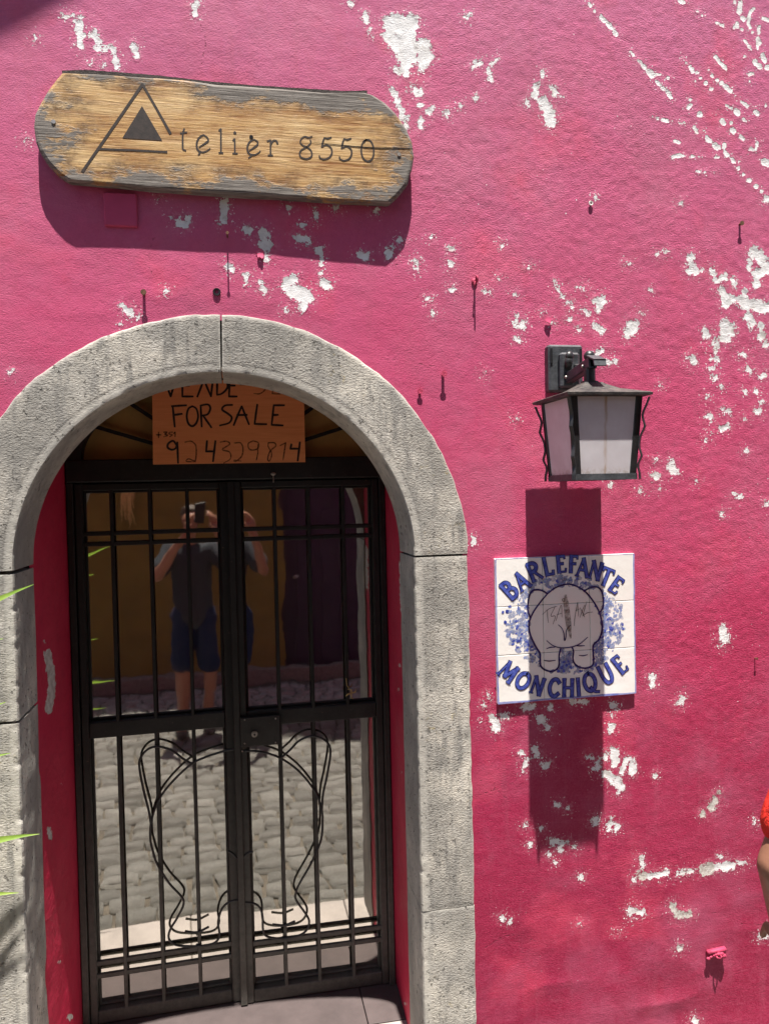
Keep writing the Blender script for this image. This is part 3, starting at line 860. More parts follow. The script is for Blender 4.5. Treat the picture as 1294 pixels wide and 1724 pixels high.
arc = [(CX+.56*math.cos(math.pi*k/N), 1.93+.33*math.sin(math.pi*k/N)) for k in range(N+1)]
mb.add([(a, yy, b) for yy in (STONE_D-.02, .62) for a, b in arc], [(k, k+1, N+2+k, N+1+k) for k in range(N)])
o = mb.build('soffit', MT['red'], house, solid=False, smooth=True)
# rough masonry behind the dressed stone and round the room
core = MB()
N = 48
ring_i = [(CX+(AI+.012)*math.cos(math.pi*k/N), ZS+(BI+.012)*math.sin(math.pi*k/N)) for k in range(N+1)]
ring_o = [(CX+(AO+.0)*math.cos(math.pi*k/N), ZS+(BO+.0)*math.sin(math.pi*k/N)) for k in range(N+1)]
core.add([(a, .03, b) for a, b in ring_i+ring_o], [(k, k+1, N+2+k, N+1+k) for k in range(N)])
for xa, xb in ((CX-AO, XL-.012), (XR+.012, CX+AO)):
    core.add([(xa, .03, -.1), (xb, .03, -.1), (xb, .03, ZS), (xa, .03, ZS)], [(0, 1, 2, 3)])
core.build('mortar_bed', MT['core'], house, solid=False)
rm = MB()   # closes the gap between stone and reveal: back of the stones
ri = [(CX+(AI)*math.cos(math.pi*k/N), ZS+(BI)*math.sin(math.pi*k/N)) for k in range(N+1)]
ro = [(CX+1.0*math.cos(math.pi*k/N), ZS+1.0*math.sin(math.pi*k/N)) for k in range(N+1)]
head = MB()
head.add([(CX+.9*math.cos(math.pi*k/N), .60, 1.93+.9*math.sin(math.pi*k/N)) for k in range(N+1)] + [(CX+.55*math.cos(math.pi*k/N), .60, 1.93+.315*math.sin(math.pi*k/N)) for k in range(N+1)],
         [(k, k+1, N+2+k, N+1+k) for k in range(N)])
head.build('inner_wall_head', MT['dark'], house, solid=False)

# the room behind the glass
room = MB()
room.box((-.66, .66, -.02), (-.60, 1.15, 2.6))
room.build('interior_wall', MT['yellow'], house)
room = MB()
room.add([(-2.2, .62, -.015), (2.2, .62, -.015), (2.2, 3.2, -.015), (-2.2, 3.2, -.015), (-2.2, .62, 2.9), (2.2, .62, 2.9), (2.2, 3.2, 2.9), (-2.2, 3.2, 2.9)],
         [(0, 1, 2, 3), (4, 7, 6, 5), (3, 2, 6, 7), (0, 3, 7, 4), (1, 5, 6, 2)])
room.add([(-2.2, .622, -.015), (JL-.005, .622, -.015), (JL-.005, .622, 2.9), (-2.2, .622, 2.9)], [(0, 1, 2, 3)])
room.add([(2.2, .622, -.015), (JR+.005, .622, -.015), (JR+.005, .622, 2.9), (2.2, .622, 2.9)], [(0, 1, 2, 3)])
room.add([(JL-.005, .622, 2.26), (JR+.005, .622, 2.26), (JR+.005, .622, 2.9), (JL-.005, .622, 2.9)], [(0, 1, 2, 3)])
room.build('room_shell', MT['dark'], house, solid=False)

# roof eave whose corner shades the top left of the wall
S1, S2 = P(0, 58), P(116, 0)
back = np.array([.025, -1, 4.12])
ev = MB()
d = (S2-S1)/np.linalg.norm(S2-S1)
A, B = S1-d*2.6, S2+d*.9
q = [A+back*.42, B+back*.42, B+back*.42+np.array([-.06, 0, .10]), A+back*.42+np.array([-.06, 0, .10])]
q2 = [p_+np.array([0, .41-.0, 0]) for p_ in q]
ev.add(q+q2, [(0, 1, 2, 3), (7, 6, 5, 4), (0, 4, 5, 1), (1, 5, 6, 2), (2, 6, 7, 3), (3, 7, 4, 0)])
ev.build('roof_eave', MT['roof'], house)

# ------------------------------------------------------------------ dressed stone surround
surround = empty('stone_doorway', (CX, 0, 0))
tag(surround, 'rounded grey limestone arch and jambs framing the black glazed door', 'stone arch')
def stone(path, seed, gap=(.002, .002), chip=1.0):
    """path(t, w) -> (x, z); t 0..1 along, w 0 inner .. 1 outer"""
    r = np.random.RandomState(seed)
    L = np.linalg.norm(np.array(path(1, .5))-np.array(path(0, .5)))
    nt_ = max(8, int(L*1.25/.008))
    prof = [(1.0, .20), (1.0, .06), (1.0, .002)]
    prof += [(.985, -.004)] + [(w_, -.0055) for w_ in np.linspace(.955, .055, 21)] + [(.02, -.0045), (0.0, .001)]
    prof += [(0.0, y_) for y_ in np.linspace(.012, .20, 16)]
    nprof = len(prof)
    co, pit = [], []
    for i in range(nt_+1):
        t = i/nt_
        for (w_, y_) in prof:
            a, b = path(t, w_)
            co.append((a, y_, b)); pit.append(np.clip(min((w_-.13)/.06, (.97-w_)/.03, (1-abs(t-.5)*2)/.03), 0, 1) if y_ < 0 else .3)
    co = np.array(co); pit = np.array(pit)
    nx_ = vnoise(co[:, 0]*1.0+seed, co[:, 2]+co[:, 1], 28, seed)+.6*vnoise(co[:, 0]+seed, co[:, 2]-co[:, 1], 70, seed+1)
    lump = vnoise(co[:, 0]+seed, co[:, 2], 7, seed+2)
    co[:, 1] += .0008*nx_+.0025*lump
    # broken arrises
    inner = np.array([w_ for _ in range(nt_+1) for (w_, y_) in prof])
    yy = np.array([y_ for _ in range(nt_+1) for (w_, y_) in prof])
    c0 = np.array([path(0, 0), path(1, 0)])
    ctr = np.array([CX, ZS])
    dirx = np.sign(co[:, 0]-CX)
    edge_i = np.exp(-((inner)/.05)**2)*np.exp(-((yy+.004)/.02)**2)
    edge_o = (inner > .96)*1.0
    chipn = np.clip(vnoise(co[:, 0]*1.0+3*seed, co[:, 2], 60, seed+3)-.10, 0, 1)*chip
    vx, vz = co[:, 0]-CX, np.where(co[:, 2] > ZS, co[:, 2]-ZS, 0)
    nn = np.maximum(np.hypot(vx, vz), 1e-6); vx, vz = vx/nn, vz/nn
    push = edge_i*chipn*.005+edge_o*(vnoise(co[:, 0]+seed, co[:, 2], 40, seed+4)+vnoise(co[:, 0]+seed, co[:, 2], 9, seed+8))*-.005
    rev = (inner < .01)*(yy > .005)*vnoise(co[:, 1]*2+seed, co[:, 2]+co[:, 0], 14, seed+5)*.0022*chip
    co[:, 0] += vx*(push+rev); co[:, 2] += vz*(push+rev)
    co[:, 1] += edge_i*chipn*.010
    f = []
    for i in range(nt_):
        for k in range(nprof):
            k2 = (k+1) % nprof
            f.append((i*nprof+k, (i+1)*nprof+k, (i+1)*nprof+k2, i*nprof+k2))
    f.append(tuple(range(nprof))); f.append(tuple(nt_*nprof+k for k in range(nprof-1, -1, -1)))
    me = bpy.data.meshes.new('stone_block')
    me.from_pydata(co.tolist(), [], f); me.update()
    MB().fix(me)
    a = me.attributes.new('pitted', 'FLOAT', 'POINT'); a.data.foreach_set('value', pit.astype(np.float32))
    o = link('stone_block', me, MT['stone'], surround, smooth=True)
    me.set_sharp_from_angle(angle=R_(38))
    return o
def arcp(a0, a1):
    def f(t, w_):
        th = a0+(a1-a0)*t
        return (CX+(AI+(AO-AI)*w_)*math.cos(th), ZS+(BI+(BO-BI)*w_)*math.sin(th))
    return f
def jam(side, za, zb, wob=.0):
    def f(t, w_):
        return (CX+side*(AI+(AO-AI)*w_), za+(zb-za)*t)
    return f
g = .004
apex = math.acos((P(372, 560)[0]-CX)/(.5*(AI+AO)))
stone(arcp(.004, apex-.004), 31, chip=.5)
stone(arcp(apex+.004, math.pi-.004), 47, chip=.5)
zr = P(770, 1526)[2]
zl = P(20, 1216)[2]
stone(jam(1, zr+.001, ZS-g), 53, chip=.9)
stone(jam(1, -.03, zr-.001), 59, chip=1.0)
stone(jam(-1, zl+g, ZS-g-.004), 61, chip=1.2)
stone(jam(-1, -.03, zl-g), 67, chip=1.6)

# threshold slabs
for i, (xa, xb) in enumerate(((JL-.03, -.20), (-.197, .415), (.418, JR+.03))):
    bx = MB().box((xa, -.025, -.05), (xb, .322, 0.0), .004)
    o = bx.build('threshold_slab', MT['slab'], loc=((xa+xb)/2, .25, -.05))
    if i == 0:
        thr = empty('threshold', (0, .25, -.05)); tag(thr, 'pale stone slabs of the door threshold under the black door', 'doorstep')
    set_parent(o, thr)
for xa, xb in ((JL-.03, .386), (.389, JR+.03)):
    MB().box((xa, .325, -.05), (xb, .66, .001), .002).build('shaded_sill_strip', MT['sill'], thr)  # added dark strip: the shade before the door is in its colour

# ------------------------------------------------------------------ the door
door = empty('double_door', (CX, .53, 0))
tag(door, 'black iron and glass double door with a wire elephant outline, inside the stone arch', 'door')
YF0, YF1 = .508, .585          # frame depth
YB = .533                       # bars
def zx(px, py, Y=.53): q_ = P(px, py, Y); return q_[0], q_[2]
zt0, zt1 = P(390, 808, .51)[2], P(390, 771, .51)[2]      # transom
xl0, xr0 = JL+.002, JR-.002
fr = MB()
fr.box((xl0, YF0, -.004), (xl0+.022, YF1, zt0), .003)
fr.box((xr0-.022, YF0, -.004), (xr0, YF1, zt0), .003)
fr.box((xl0, YF0-.004, zt0), (xr0, YF1, zt1), .004)
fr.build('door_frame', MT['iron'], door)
# fanlight
fan = MB()
fcx, fcz, fa, fb = (xl0+xr0)/2, zt1, (xr0-xl0)/2, .315
NF = 40
def farc(a, b): return [(fcx+a*math.cos(math.pi*k/NF), fcz+b*math.sin(math.pi*k/NF)) for k in range(NF+1)]
o_, i_ = farc(fa, fb), farc(fa-.05, fb-.05)
vv = [(a, y_, b) for y_ in (YF0, YF1) for a, b in o_] + [(a, y_, b) for y_ in (YF0, YF1) for a, b in i_]
n_ = NF+1
ff = []
for k in range(NF):
    ff += [(k, k+1, 2*n_+k+1, 2*n_+k), (n_+k, 3*n_+k, 3*n_+k+1, n_+k+1), (2*n_+k, 2*n_+k+1, 3*n_+k+1, 3*n_+k), (k, n_+k, n_+k+1, k+1)]
fan.add(vv, ff)
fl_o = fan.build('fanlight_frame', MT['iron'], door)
pan = MB().poly([(a, b) for a, b in farc(fa-.045, fb-.045)], YG+.004)
pan.build('fanlight_glass', MT['ochre'], fl_o, solid=False)
for (p0, p1) in (((156, 717), (330, 768)), ((213, 675), (345, 762)), ((587, 717), (440, 764)), ((535, 680), (420, 762)), ((300, 640), (362, 758)), ((470, 640), (404, 758))):
    a, b = zx(*p0, .535), zx(*p1, .535)
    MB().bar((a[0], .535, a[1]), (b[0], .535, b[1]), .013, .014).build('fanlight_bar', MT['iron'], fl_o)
# fanlight glass is an opaque ochre pane; no blind is built behind it

def leaf(side):
    if side < 0: xo, xi = xl0+.0235, -.0265
    else: xo, xi = xr0-.0235, -.0230
    x0, x1 = min(xo, xi), max(xo, xi)
    zb, ztp = .004, zt0-.004
    st = .036
    sl, sr = (.024, .036) if side < 0 else (.036, .024)
    mbx = MB()
    mbx.box((x0, .514, zb), (x0+sl, .572, ztp), .003)
    mbx.box((x1-sr, .514, zb), (x1, .572, ztp), .003)
    zm = P(390, 1213, .52)[2]
    mbx.box((x0+sl, .517, ztp-.024), (x1-sr, .569, ztp), .003)
    mbx.box((x0+sl, .517, zm-.027), (x1-sr, .569, zm+.027), .003)
    mbx.box((x0+sl, .517, zb), (x1-sr, .569, zb+.045), .003)
    for (za, zc) in ((zm+.027, ztp-.024), (zb+.045, zm-.027)):      # glazing beads
        mbx.box((x0+sl, .546, za), (x0+sl+.008, .566, zc), .002)
        mbx.box((x1-sr-.008, .546, za), (x1-sr, .566, zc), .002)
        mbx.box((x0+sl+.008, .546, zc-.008), (x1-sr-.008, .566, zc), .002)
        mbx.box((x0+sl+.008, .546, za), (x1-sr-.008, .566, za+.008), .002)
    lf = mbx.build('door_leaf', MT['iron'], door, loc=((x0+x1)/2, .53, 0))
    for (za, zc) in ((zm+.02, ztp-.015), (zb+.035, zm-.02)):
        MB().box((x0+sl-.004, YG, za), (x1-sr+.004, YG+.004, zc)).build('glass_pane', MT['glass'], lf)
    bars = (188, 252, 315) if side < 0 else (462, 519, 577)
    for bx in bars:
        xb_ = P(bx, 860, YB)[0]
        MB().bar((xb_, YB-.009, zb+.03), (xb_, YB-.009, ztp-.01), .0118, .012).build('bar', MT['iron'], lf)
    for yy in (892, 909):
        zc = P(390, yy, YB)[2]
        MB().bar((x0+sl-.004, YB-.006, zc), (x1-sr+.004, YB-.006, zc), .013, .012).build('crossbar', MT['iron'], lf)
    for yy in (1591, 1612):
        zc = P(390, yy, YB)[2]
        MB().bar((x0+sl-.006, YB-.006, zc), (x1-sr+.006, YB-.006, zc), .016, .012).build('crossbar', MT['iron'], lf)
    # elephant outline, half on each leaf
    YW = .514
    def z7(x, y): q_ = P(100+x*580/1294, 1180+y*544/1214, YW); return (q_[0], YW, q_[2])
    if side < 0:
        lines = [[(688,187),(640,190),(600,200),(545,218),(495,242),(430,300),(375,370),(345,450),(340,520),(350,570),(367,620),(410,690),(455,740),(465,770),(442,820),(415,865),(410,900),(440,925),(520,930),(580,920),(600,890),(595,840),(610,790),(640,765),(688,757)],
                 [(495,242),(460,220),(420,190),(370,175),(330,185),(302,220),(300,260),(315,340),(335,420),(342,465)],
                 [(630,572),(655,588),(670,618),(673,700),(673,757)], [(470,873),(515,878),(560,858)]]
    else:
        lines = [[(690,187),(760,192),(830,215),(900,265),(960,340),(985,410),(988,470),(980,530),(945,610),(905,680),(888,720),(890,750),(925,800),(938,830),(925,865),(890,885),(830,893),(780,885),(765,860),(762,800),(740,765),(690,757)],
                 [(832,215),(870,180),(900,150),(950,132),(1000,150),(1018,190),(1005,280),(990,350),(985,415)],
                 [(728,566),(703,575),(684,602),(679,635),(679,757)], [(800,840),(845,843),(885,828)]]
    wm = MB()
    for ln in lines:
        wm.tube([z7(*q_) for q_ in smooth_line(ln, 5)], .0041, 7)
    for q_ in (((495, 242), (345, 465), (367, 620), (515, 930)) if side < 0 else ((832, 215), (985, 415), (945, 610), (840, 893))):
        a = z7(*q_); wm.tube([(a[0], YW, a[2]), (a[0], YB-.008, a[2])], .004, 6)
    wm.build('wire_ornament', MT['lampiron'], lf, smooth=True)
    return lf, x0, x1
lfl, _, _ = leaf(-1)
lfr, xi_r, _ = leaf(1)
# centre cover strip, lock
zc0 = P(390, 1690, .505)[2]
MB().box((-.0330, .504, .006), (-.010, .5135, zt0-.006), .002).build('cover_strip', MT['iron'], lfr)
hx = xl0+.0235
AJ = Matrix.Translation((hx, .545, 0)) @ Matrix.Rotation(R_(2.2), 4, 'Z') @ Matrix.Translation((-hx, -.545, 0))
q_ = AJ @ Vector((lfl.location[0]+door.location[0], lfl.location[1]+door.location[1], 0))
lfl.location = (q_[0]-door.location[0], q_[1]-door.location[1], lfl.location[2])
lfl.rotation_euler = (0, 0, R_(2.2))
a, b = P(405, 1258, .50), P(471, 1204, .50)
lk = MB().box((a[0], .496, a[2]), (b[0], .5135, b[2]), .002).build('lock_plate', MT['iron'], lfr)
c = P(428.5, 1236, .49)
MB().disc((c[0], c[2]), .0105, .487, .4965, 20).disc((c[0], c[2]), .0075, .4845, .488, 18).build('lock_cylinder', MT['steel'], lfr)
MB().disc((c[0], c[2]), .0035, .4835, .4850, 10).box((c[0]-.0012, .4836, c[2]-.006), (c[0]+.0012, .4849, c[2])).build('keyhole', MT['phone'], lfr)
for px_, py_ in ((412, 1212), (412, 1252), (464, 1210), (464, 1250), (408, 1265)):
    c = P(px_, py_, .494); MB().ball((c[0], .4955, c[2]), .003, 8, 5).build('rivet', MT['steel'], lfr)
# stop bolt on the transom
c = P(460, 798, .50)
MB().ball((c[0], .500, c[2]), .008, 10, 6, (1.2, .6, .7)).bar((c[0], .501, c[2]), (c[0], .501, c[2]-.03), .004, .004).build('stop_bolt', MT['steel'], door)
for px_, py_ in ((641, 823),):
    c = PXp(px_, py_, JR-.004)
    tag(MB().ball((JR-.006, c[1], c[2]), .007, 10, 6).build('wall_bolt', MT['rusty'], loc=(JR, c[1], c[2])), 'small rusty bolt in the red doorway side wall beside the door top', 'bolt')

# withered leaf caught in the gate
c = P(592, 1168, .505)
dl = MB()
for k in range(4):
    an = k*1.4+.3
    dl.tube([(c[0], .515, c[2]), (c[0]+.014*math.cos(an), .509-.004*k, c[2]+.014*math.sin(an)), (c[0]+.024*math.cos(an+.5), .511, c[2]+.02*math.sin(an+.5))], [.0035, .003, .001], 5)
dl.tube([(c[0]-.004, .514, c[2]+.01), (c[0]-.016, .512, c[2]+.03), (c[0]-.018, .513, c[2]+.055)], .0012, 5)
tag(dl.build('dead_leaf', MT['straw'], loc=tuple(c)), 'curled brown dead leaf caught on the black door bars', 'leaf')

# leaflet behind the left lower pane
c = P(225, 1318, YG+.012)
lf_ = empty('leaflet', (c[0], YG+.012, c[2])); tag(lf_, 'white leaflet with a red dot showing behind a lower door pane', 'leaflet')
MB().slab([(c[0]-.036, c[2]+.022), (c[0]+.034, c[2]+.036), (c[0]+.036, c[2]-.036), (c[0]-.030, c[2]-.04)], YG+.011, YG+.012).build('paper', MT['paper'], lf_)
MB().disc((c[0]-.022, c[2]+.016), .010, YG+.0095, YG+.0105, 16).build('print', MT['reddot'], lf_)

# ------------------------------------------------------------------ for-sale board
YS = .492
def z3(x, y): q_ = P(240+x*290/1294, 620+y*180/803, YS-.0035); return q_[0], q_[2]
bl, br_, tr_, tl_ = P(258, 782, YS), P(514, 778, YS), P(510, 598, YS), P(256, 601, YS)
fs = empty('sale_board', ((bl[0]+br_[0])/2, YS, bl[2]))
tag(fs, 'orange plywood board hand lettered VENDE-SE FOR SALE hung under the arch', 'sign')
MB().slab([(p_[0], p_[2]) for p_ in (bl, br_, tr_, tl_)], YS-.003, YS+.006).build('board', MT['ply'], fs)
S_HEAVY = [[(180,120),(212,212),(245,95)],[(300,75),(300,212)],[(300,212),(380,212)],[(300,130),(352,130)],[(300,72),(360,70)],[(412,214),(462,85),(515,212),(530,80)],
 [(562,70),(560,198)],[(560,70),(620,90),(640,140),(600,188),(560,200)],[(655,80),(650,212)],[(650,212),(710,212)],[(655,130),(695,130)],[(735,120),(800,120)],
 [(228,290),(243,440)],[(220,285),(330,278)],[(235,352),(298,342)],[(437,280),(445,440)],[(437,280),(490,272),(510,300),(490,345),(445,355)],[(455,355),(518,445)],
 [(375,285),(345,305),(333,360),(345,415),(375,435),(405,410),(418,360),(405,305),(375,285)],
 [(675,275),(620,280),(598,310),(640,340),(670,370),(650,410),(580,430)],[(685,428),(745,285),(800,422)],[(710,352),(785,350)],[(862,272),(842,418),(932,420)],
 [(985,285),(970,425)],[(985,278),(1065,278)],[(975,352),(1018,350)],[(970,425),(1055,430)],
 [(255,575),(230,545),(195,565),(190,595),(220,612),(250,600),(258,565)],[(262,556),(268,712)],[(485,545),(478,625),(535,625)],[(548,545),(530,700)],
 [(1118,570),(1110,605),(1170,605)],[(1182,555),(1165,695)]]
S_THIN = [[(920,70),(890,110),(925,150),(885,190),(835,190)],[(985,100),(975,190),(1035,193)],[(980,150),(1015,148)],
 [(105,500),(140,500)],[(122,480),(122,522)],[(160,480),(185,480),(170,495),(190,505),(160,515)],[(225,480),(205,482),(203,495),(225,500),(205,515)],[(235,490),(245,480),(245,515)],
 [(320,555),(365,548),(398,575),(405,620),(398,690),(380,692),(345,680),(330,700),(400,702)],[(585,555),(630,548),(655,570),(600,610),(655,630),(660,680),(610,712)],
 [(690,562),(735,560),(755,600),(745,660),(700,700),(690,690),(740,697)],[(832,545),(795,565),(800,605),(832,614),(868,600),(870,560),(832,545)],[(868,575),(866,640),(855,690)],
 [(945,560),(990,560),(1000,585),(960,620),(940,680),(955,695),(970,640),(945,590),(945,560)],[(1035,580),(1075,560),(1055,690)]]
curvy = lambda ln: smooth_line(ln, 4) if len(ln) > 4 else [tuple((1-t)*a+t*b for a, b in zip(ln[i], ln[i+1])) for i in range(len(ln)-1) for t in (0, .5)]+[ln[-1]]
def strokes(mbx, lines, mp, wid, y, jitter=0.0):
    for ln in lines:
        if len(ln) in (3, 4) and not jitter == 'smooth':
            for a, b in zip(ln[:-1], ln[1:]):
                mbx.ribbon([mp(*a), mp((a[0]+b[0])/2+random.uniform(-1, 1), (a[1]+b[1])/2+random.uniform(-1, 1)), mp(*b)], wid, y)
        else:
            mbx.ribbon([mp(*q_) for q_ in (smooth_line(ln, 4) if len(ln) > 2 else [ln[0], ((ln[0][0]+ln[1][0])/2, (ln[0][1]+ln[1][1])/2), ln[1]])], wid, y)
    return mbx
def close(ln): return [S_HEAVY[i] for i in ln]
for nm, rng_ in (('V', (0,)), ('E', (1, 2, 3, 4)), ('N', (5,)), ('D', (6, 7)), ('E', (8, 9, 10)), ('-', (11,)), ('F', (12, 13, 14)), ('R', (15, 16, 17)), ('O', (18,)), ('S', (19,)), ('A', (20, 21)), ('L', (22,)), ('E', (23, 24, 25, 26)), ('9', (27, 28)), ('4', (29, 30)), ('4', (31, 32))):
    strokes(MB(), close(rng_), z3, [.0062, .0075, .0058], YS-.0036).build('letter', MT['marker'], fs, solid=False)
for rng_ in ((0,), (1, 2), (3, 4), (5,), (6,), (7,), (8,), (9,), (10,), (11, 12), (13,), (14,)):
    strokes(MB(), [S_THIN[i] for i in rng_], z3, [.0042, .005, .0035], YS-.0036).build('letter', MT['faint'], fs, solid=False)

# ------------------------------------------------------------------ wooden shop sign
YFB = -.041
def za(x, y): q_ = P(40+x*.255, 100+y*.255, YFB); return q_[0], q_[2]
def zb_(x, y): q_ = P(370+x*.255, 100+y*.255, YFB); return q_[0], q_[2]
outline = [za(*q_) for q_ in [(250,85),(210,130),(165,195),(110,280),(75,360),(65,440),(80,540),(100,600),(150,680),(220,750),(290,795),(580,822),(870,850),(1100,868)]]
outline += [zb_(*q_) for q_ in [(0,885),(400,905),(800,930),(1130,943),(1180,900),(1240,820),(1270,730),(1283,640),(1270,540),(1230,450),(1160,350),(1090,280),(1010,230),(960,215),(700,215),(400,190),(0,160)]]
outline += [za(*q_) for q_ in [(1050,130),(900,118),(650,103),(450,92)]]
cxz = (np.min(outline, 0)+np.max(outline, 0))/2
sign = empty('shop_sign', (cxz[0], 0, cxz[1]))
tag(sign, 'long weathered wooden board lettered Atelier 8550 above the stone arch', 'sign')
def board_mesh():
    p = np.array(outline)
    # resample the outline finely and wobble it like sawn, split timber
    pl = []
    n = len(p)
    for i in range(n):
        a, b = p[i], p[(i+1) % n]
        k = max(1, int(np.linalg.norm(b-a)/.012))
        for j in range(k): pl.append(a+(b-a)*j/k)
    pl = np.array(pl)
    wob = vnoise(pl[:, 0]*1.0, pl[:, 1], 30, 77)*.003
    ctr = pl.mean(0)
    dirv = pl-ctr; dirv /= np.linalg.norm(dirv, axis=1)[:, None]
    pl = pl+dirv*wob[:, None]
    nrm_in = -dirv
    m_ = len(pl)
    rings = []
    for (ins, y_) in ((.010, YFB), (.0045, YFB+.0022), (0, YFB+.007), (0, -.012), (.004, -.004)):
        sc_ = pl+np.stack([-dirv[:, 0], -dirv[:, 1]], 1)*ins
        rings.append(np.stack([sc_[:, 0], np.full(m_, y_), sc_[:, 1]], 1))
    v = np.concatenate(rings).tolist()
    f = []
    for r_ in range(len(rings)-1):
        for i in range(m_):
            f.append((r_*m_+i, r_*m_+(i+1) % m_, (r_+1)*m_+(i+1) % m_, (r_+1)*m_+i))
    f.append(tuple(range(m_-1, -1, -1)))
    f.append(tuple((len(rings)-1)*m_+i for i in range(m_)))
    me = bpy.data.meshes.new('plank')
    me.from_pydata(v, [], f); me.update()
    return MB().fix(me)
plank = link('plank', board_mesh(), MT['wood'], sign, loc=(cxz[0], 0, cxz[1]))
# splintered strip of bark along the top edge
bk = MB()
tp = [za(250, 74), za(450, 70), za(650, 82), za(900, 104), zb_(0, 148), zb_(300, 172), zb_(600, 190), zb_(800, 202), zb_(975, 200)]
tp = smooth_line(tp, 6)
n_ = len(tp)
vv = []
for i, (a, b) in enumerate(tp):
    hh = .010*math.sin(math.pi*min(1, (i+2)/(n_*.18)))*.5+.004+.003*random.random()
    if i > n_*.85: hh *= .7
    vv += [(a, -.034, b-.008), (a, -.034, b+hh*.4), (a, -.010, b+hh*.55), (a, -.010, b-.008)]
ff = []
for i in range(n_-1):
    for k in range(4): ff.append((i*4+k, i*4+(k+1) % 4, (i+1)*4+(k+1) % 4, (i+1)*4+k))
ff += [(3, 2, 1, 0), tuple((n_-1)*4+k for k in range(4))]
bk.add(vv, ff).build('bark_strip', MT['bark'], sign)
YI = YFB-.0006
lg = MB()
lg.ribbon([za(785, 165), za(590, 450), za(390, 740)], .0072, YI)
lg.ribbon([za(785, 165), za(880, 330), za(968, 488)], [.0065, .006, .0075], YI)
lg.ribbon([za(495, 592), za(720, 600), za(945, 612)], .0055, YI)
lg.poly([za(782, 308), za(652, 520), za(915, 537)], YI-.0001)
lg.build('emblem', MT['ink'], sign, solid=False)
def st(mp, lines, wid=.0044, dot=None):
    lt = MB()
    if dot: lt.poly(dot, YI)
    for ln in lines:
        lt.ribbon([mp(*q_) for q_ in (smooth_line(ln, 5) if len(ln) > 2 else ln)], wid, YI)
    lt.build('letter', MT['ink'], sign, solid=False)
st(za, [[(1060,458),(1051,490),(1050,560),(1052,592),(1070,603)],[(1035,488),(1076,482)]], [.004, .0052, .004])
st(za, [[(1213,516),(1185,500),(1155,522),(1142,560),(1150,598),(1180,613),(1212,603),(1231,588)],[(1213,516),(1218,538),(1190,560),(1158,580)],[(1150,595),(1162,618),(1152,632)]], [.0036, .0055, .003])
st(zb_, [[(-4,470),(8,460)],[(8,460),(8,615)],[(-4,617),(20,617)]], .0048)
st(zb_, [[(88,535),(99,525)],[(99,525),(100,620)],[(87,621),(116,622)]], .0046, [(zb_(100, 485)[0]+.0042*math.cos(k), zb_(100, 485)[1]+.0042*math.sin(k)) for k in np.linspace(0, 5.7, 10)])
st(zb_, [[(252,545),(225,530),(195,548),(182,585),(192,620),(222,632),(252,620),(268,605)],[(252,545),(247,566),(222,585),(195,603)],[(190,615),(206,636),(190,650)]], [.0036, .0055, .003])
st(zb_, [[(314,540),(335,535)],[(335,535),(335,632)],[(320,634),(348,634)],[(336,562),(352,538),(372,538),(382,556)]], .0048)
st(zb_, [[(536,524),(560,510),(585,516),(608,510)],[(540,522),(530,545),(545,566),(575,580),(600,600),(608,630),(595,650),(565,657),(535,645),(527,620),(540,598),(575,577),(600,552),(597,532)]], [.0034, .005, .0038])
st(zb_, [[(735,515),(712,522),(690,518)],[(690,518),(680,545),(672,578)],[(672,578),(700,565),(730,580),(740,612),(725,645),(690,660),(662,652),(657,636)]], [.004, .005, .004])
st(zb_, [[(865,522),(842,530),(820,525)],[(820,525),(810,552),(803,587)],[(803,587),(835,575),(862,590),(870,620),(855,655),(820,668),(793,658),(790,644)]], [.004, .005, .004])
st(zb_, [[(952,548),(966,531),(995,540),(1013,580),(1014,630),(1000,662),(975,673),(948,656),(934,615),(936,570),(950,540),(968,530)]], [.004, .0055, .0042])
ck = MB()
ck.ribbon([zb_(*q_) for q_ in smooth_line([(600,545),(680,556),(750,562),(830,570),(920,578),(1050,586),(1150,586),(1270,592)], 4)], [.0006, .0022, .0030, .0034, .0030], YI-.0002)
ck.build('split', MT['phone'], sign, solid=False)
for mp, q_ in ((za, (198, 412)), (zb_, (1183, 628))):
    c = mp(*q_)
    MB().disc(c, .0055, YFB-.002, YFB+.003, 14).build('screw', MT['steel'], sign)
c = zb_(208, 512)
MB().disc(c, .0052, YFB-.0012, YFB+.003, 14).build('bolt_hole', MT['phone'], sign)

# ------------------------------------------------------------------ tile panel
T0 = P(830, 940); T1 = P(1068, 1168)
tx0, tx1, tz1, tz0 = P(830, 940)[0], P(1064, 929)[0], P(830, 940)[2], P(836, 1184)[2]
tx1 = (P(1064, 929)[0]+P(1068, 1168)[0])/2
panel = empty('tile_panel', ((tx0+tx1)/2, 0, tz0))
tag(panel, 'square panel of nine white tiles painted BARLEFANTE MONCHIQUE with a blue elephant from behind', 'tile sign')
tw, th = (tx1-tx0)/3, (tz1-tz0)/3
TY = -.011
for i in range(3):
    for k in range(3):
        g_ = .0007
        bx = MB().box((tx0+i*tw+g_, TY, tz0+k*th+g_), (tx0+(i+1)*tw-g_, .004, tz0+(k+1)*th-g_), .0013)
        bx.build('tile', MT['tile'], panel)
MB().box((tx0+.002, -.0072, tz0+.002), (tx1-.002, .003, tz1-.002)).build('grout', MT['core'], panel)
def z5(x, y, Y=TY): q_ = P(800+x*300/1294, 900+y*320/1380, Y); return q_[0], q_[2]
s5 = (z5(1000, 600)[0]-z5(300, 600)[0])/700     # metres per zoom unit
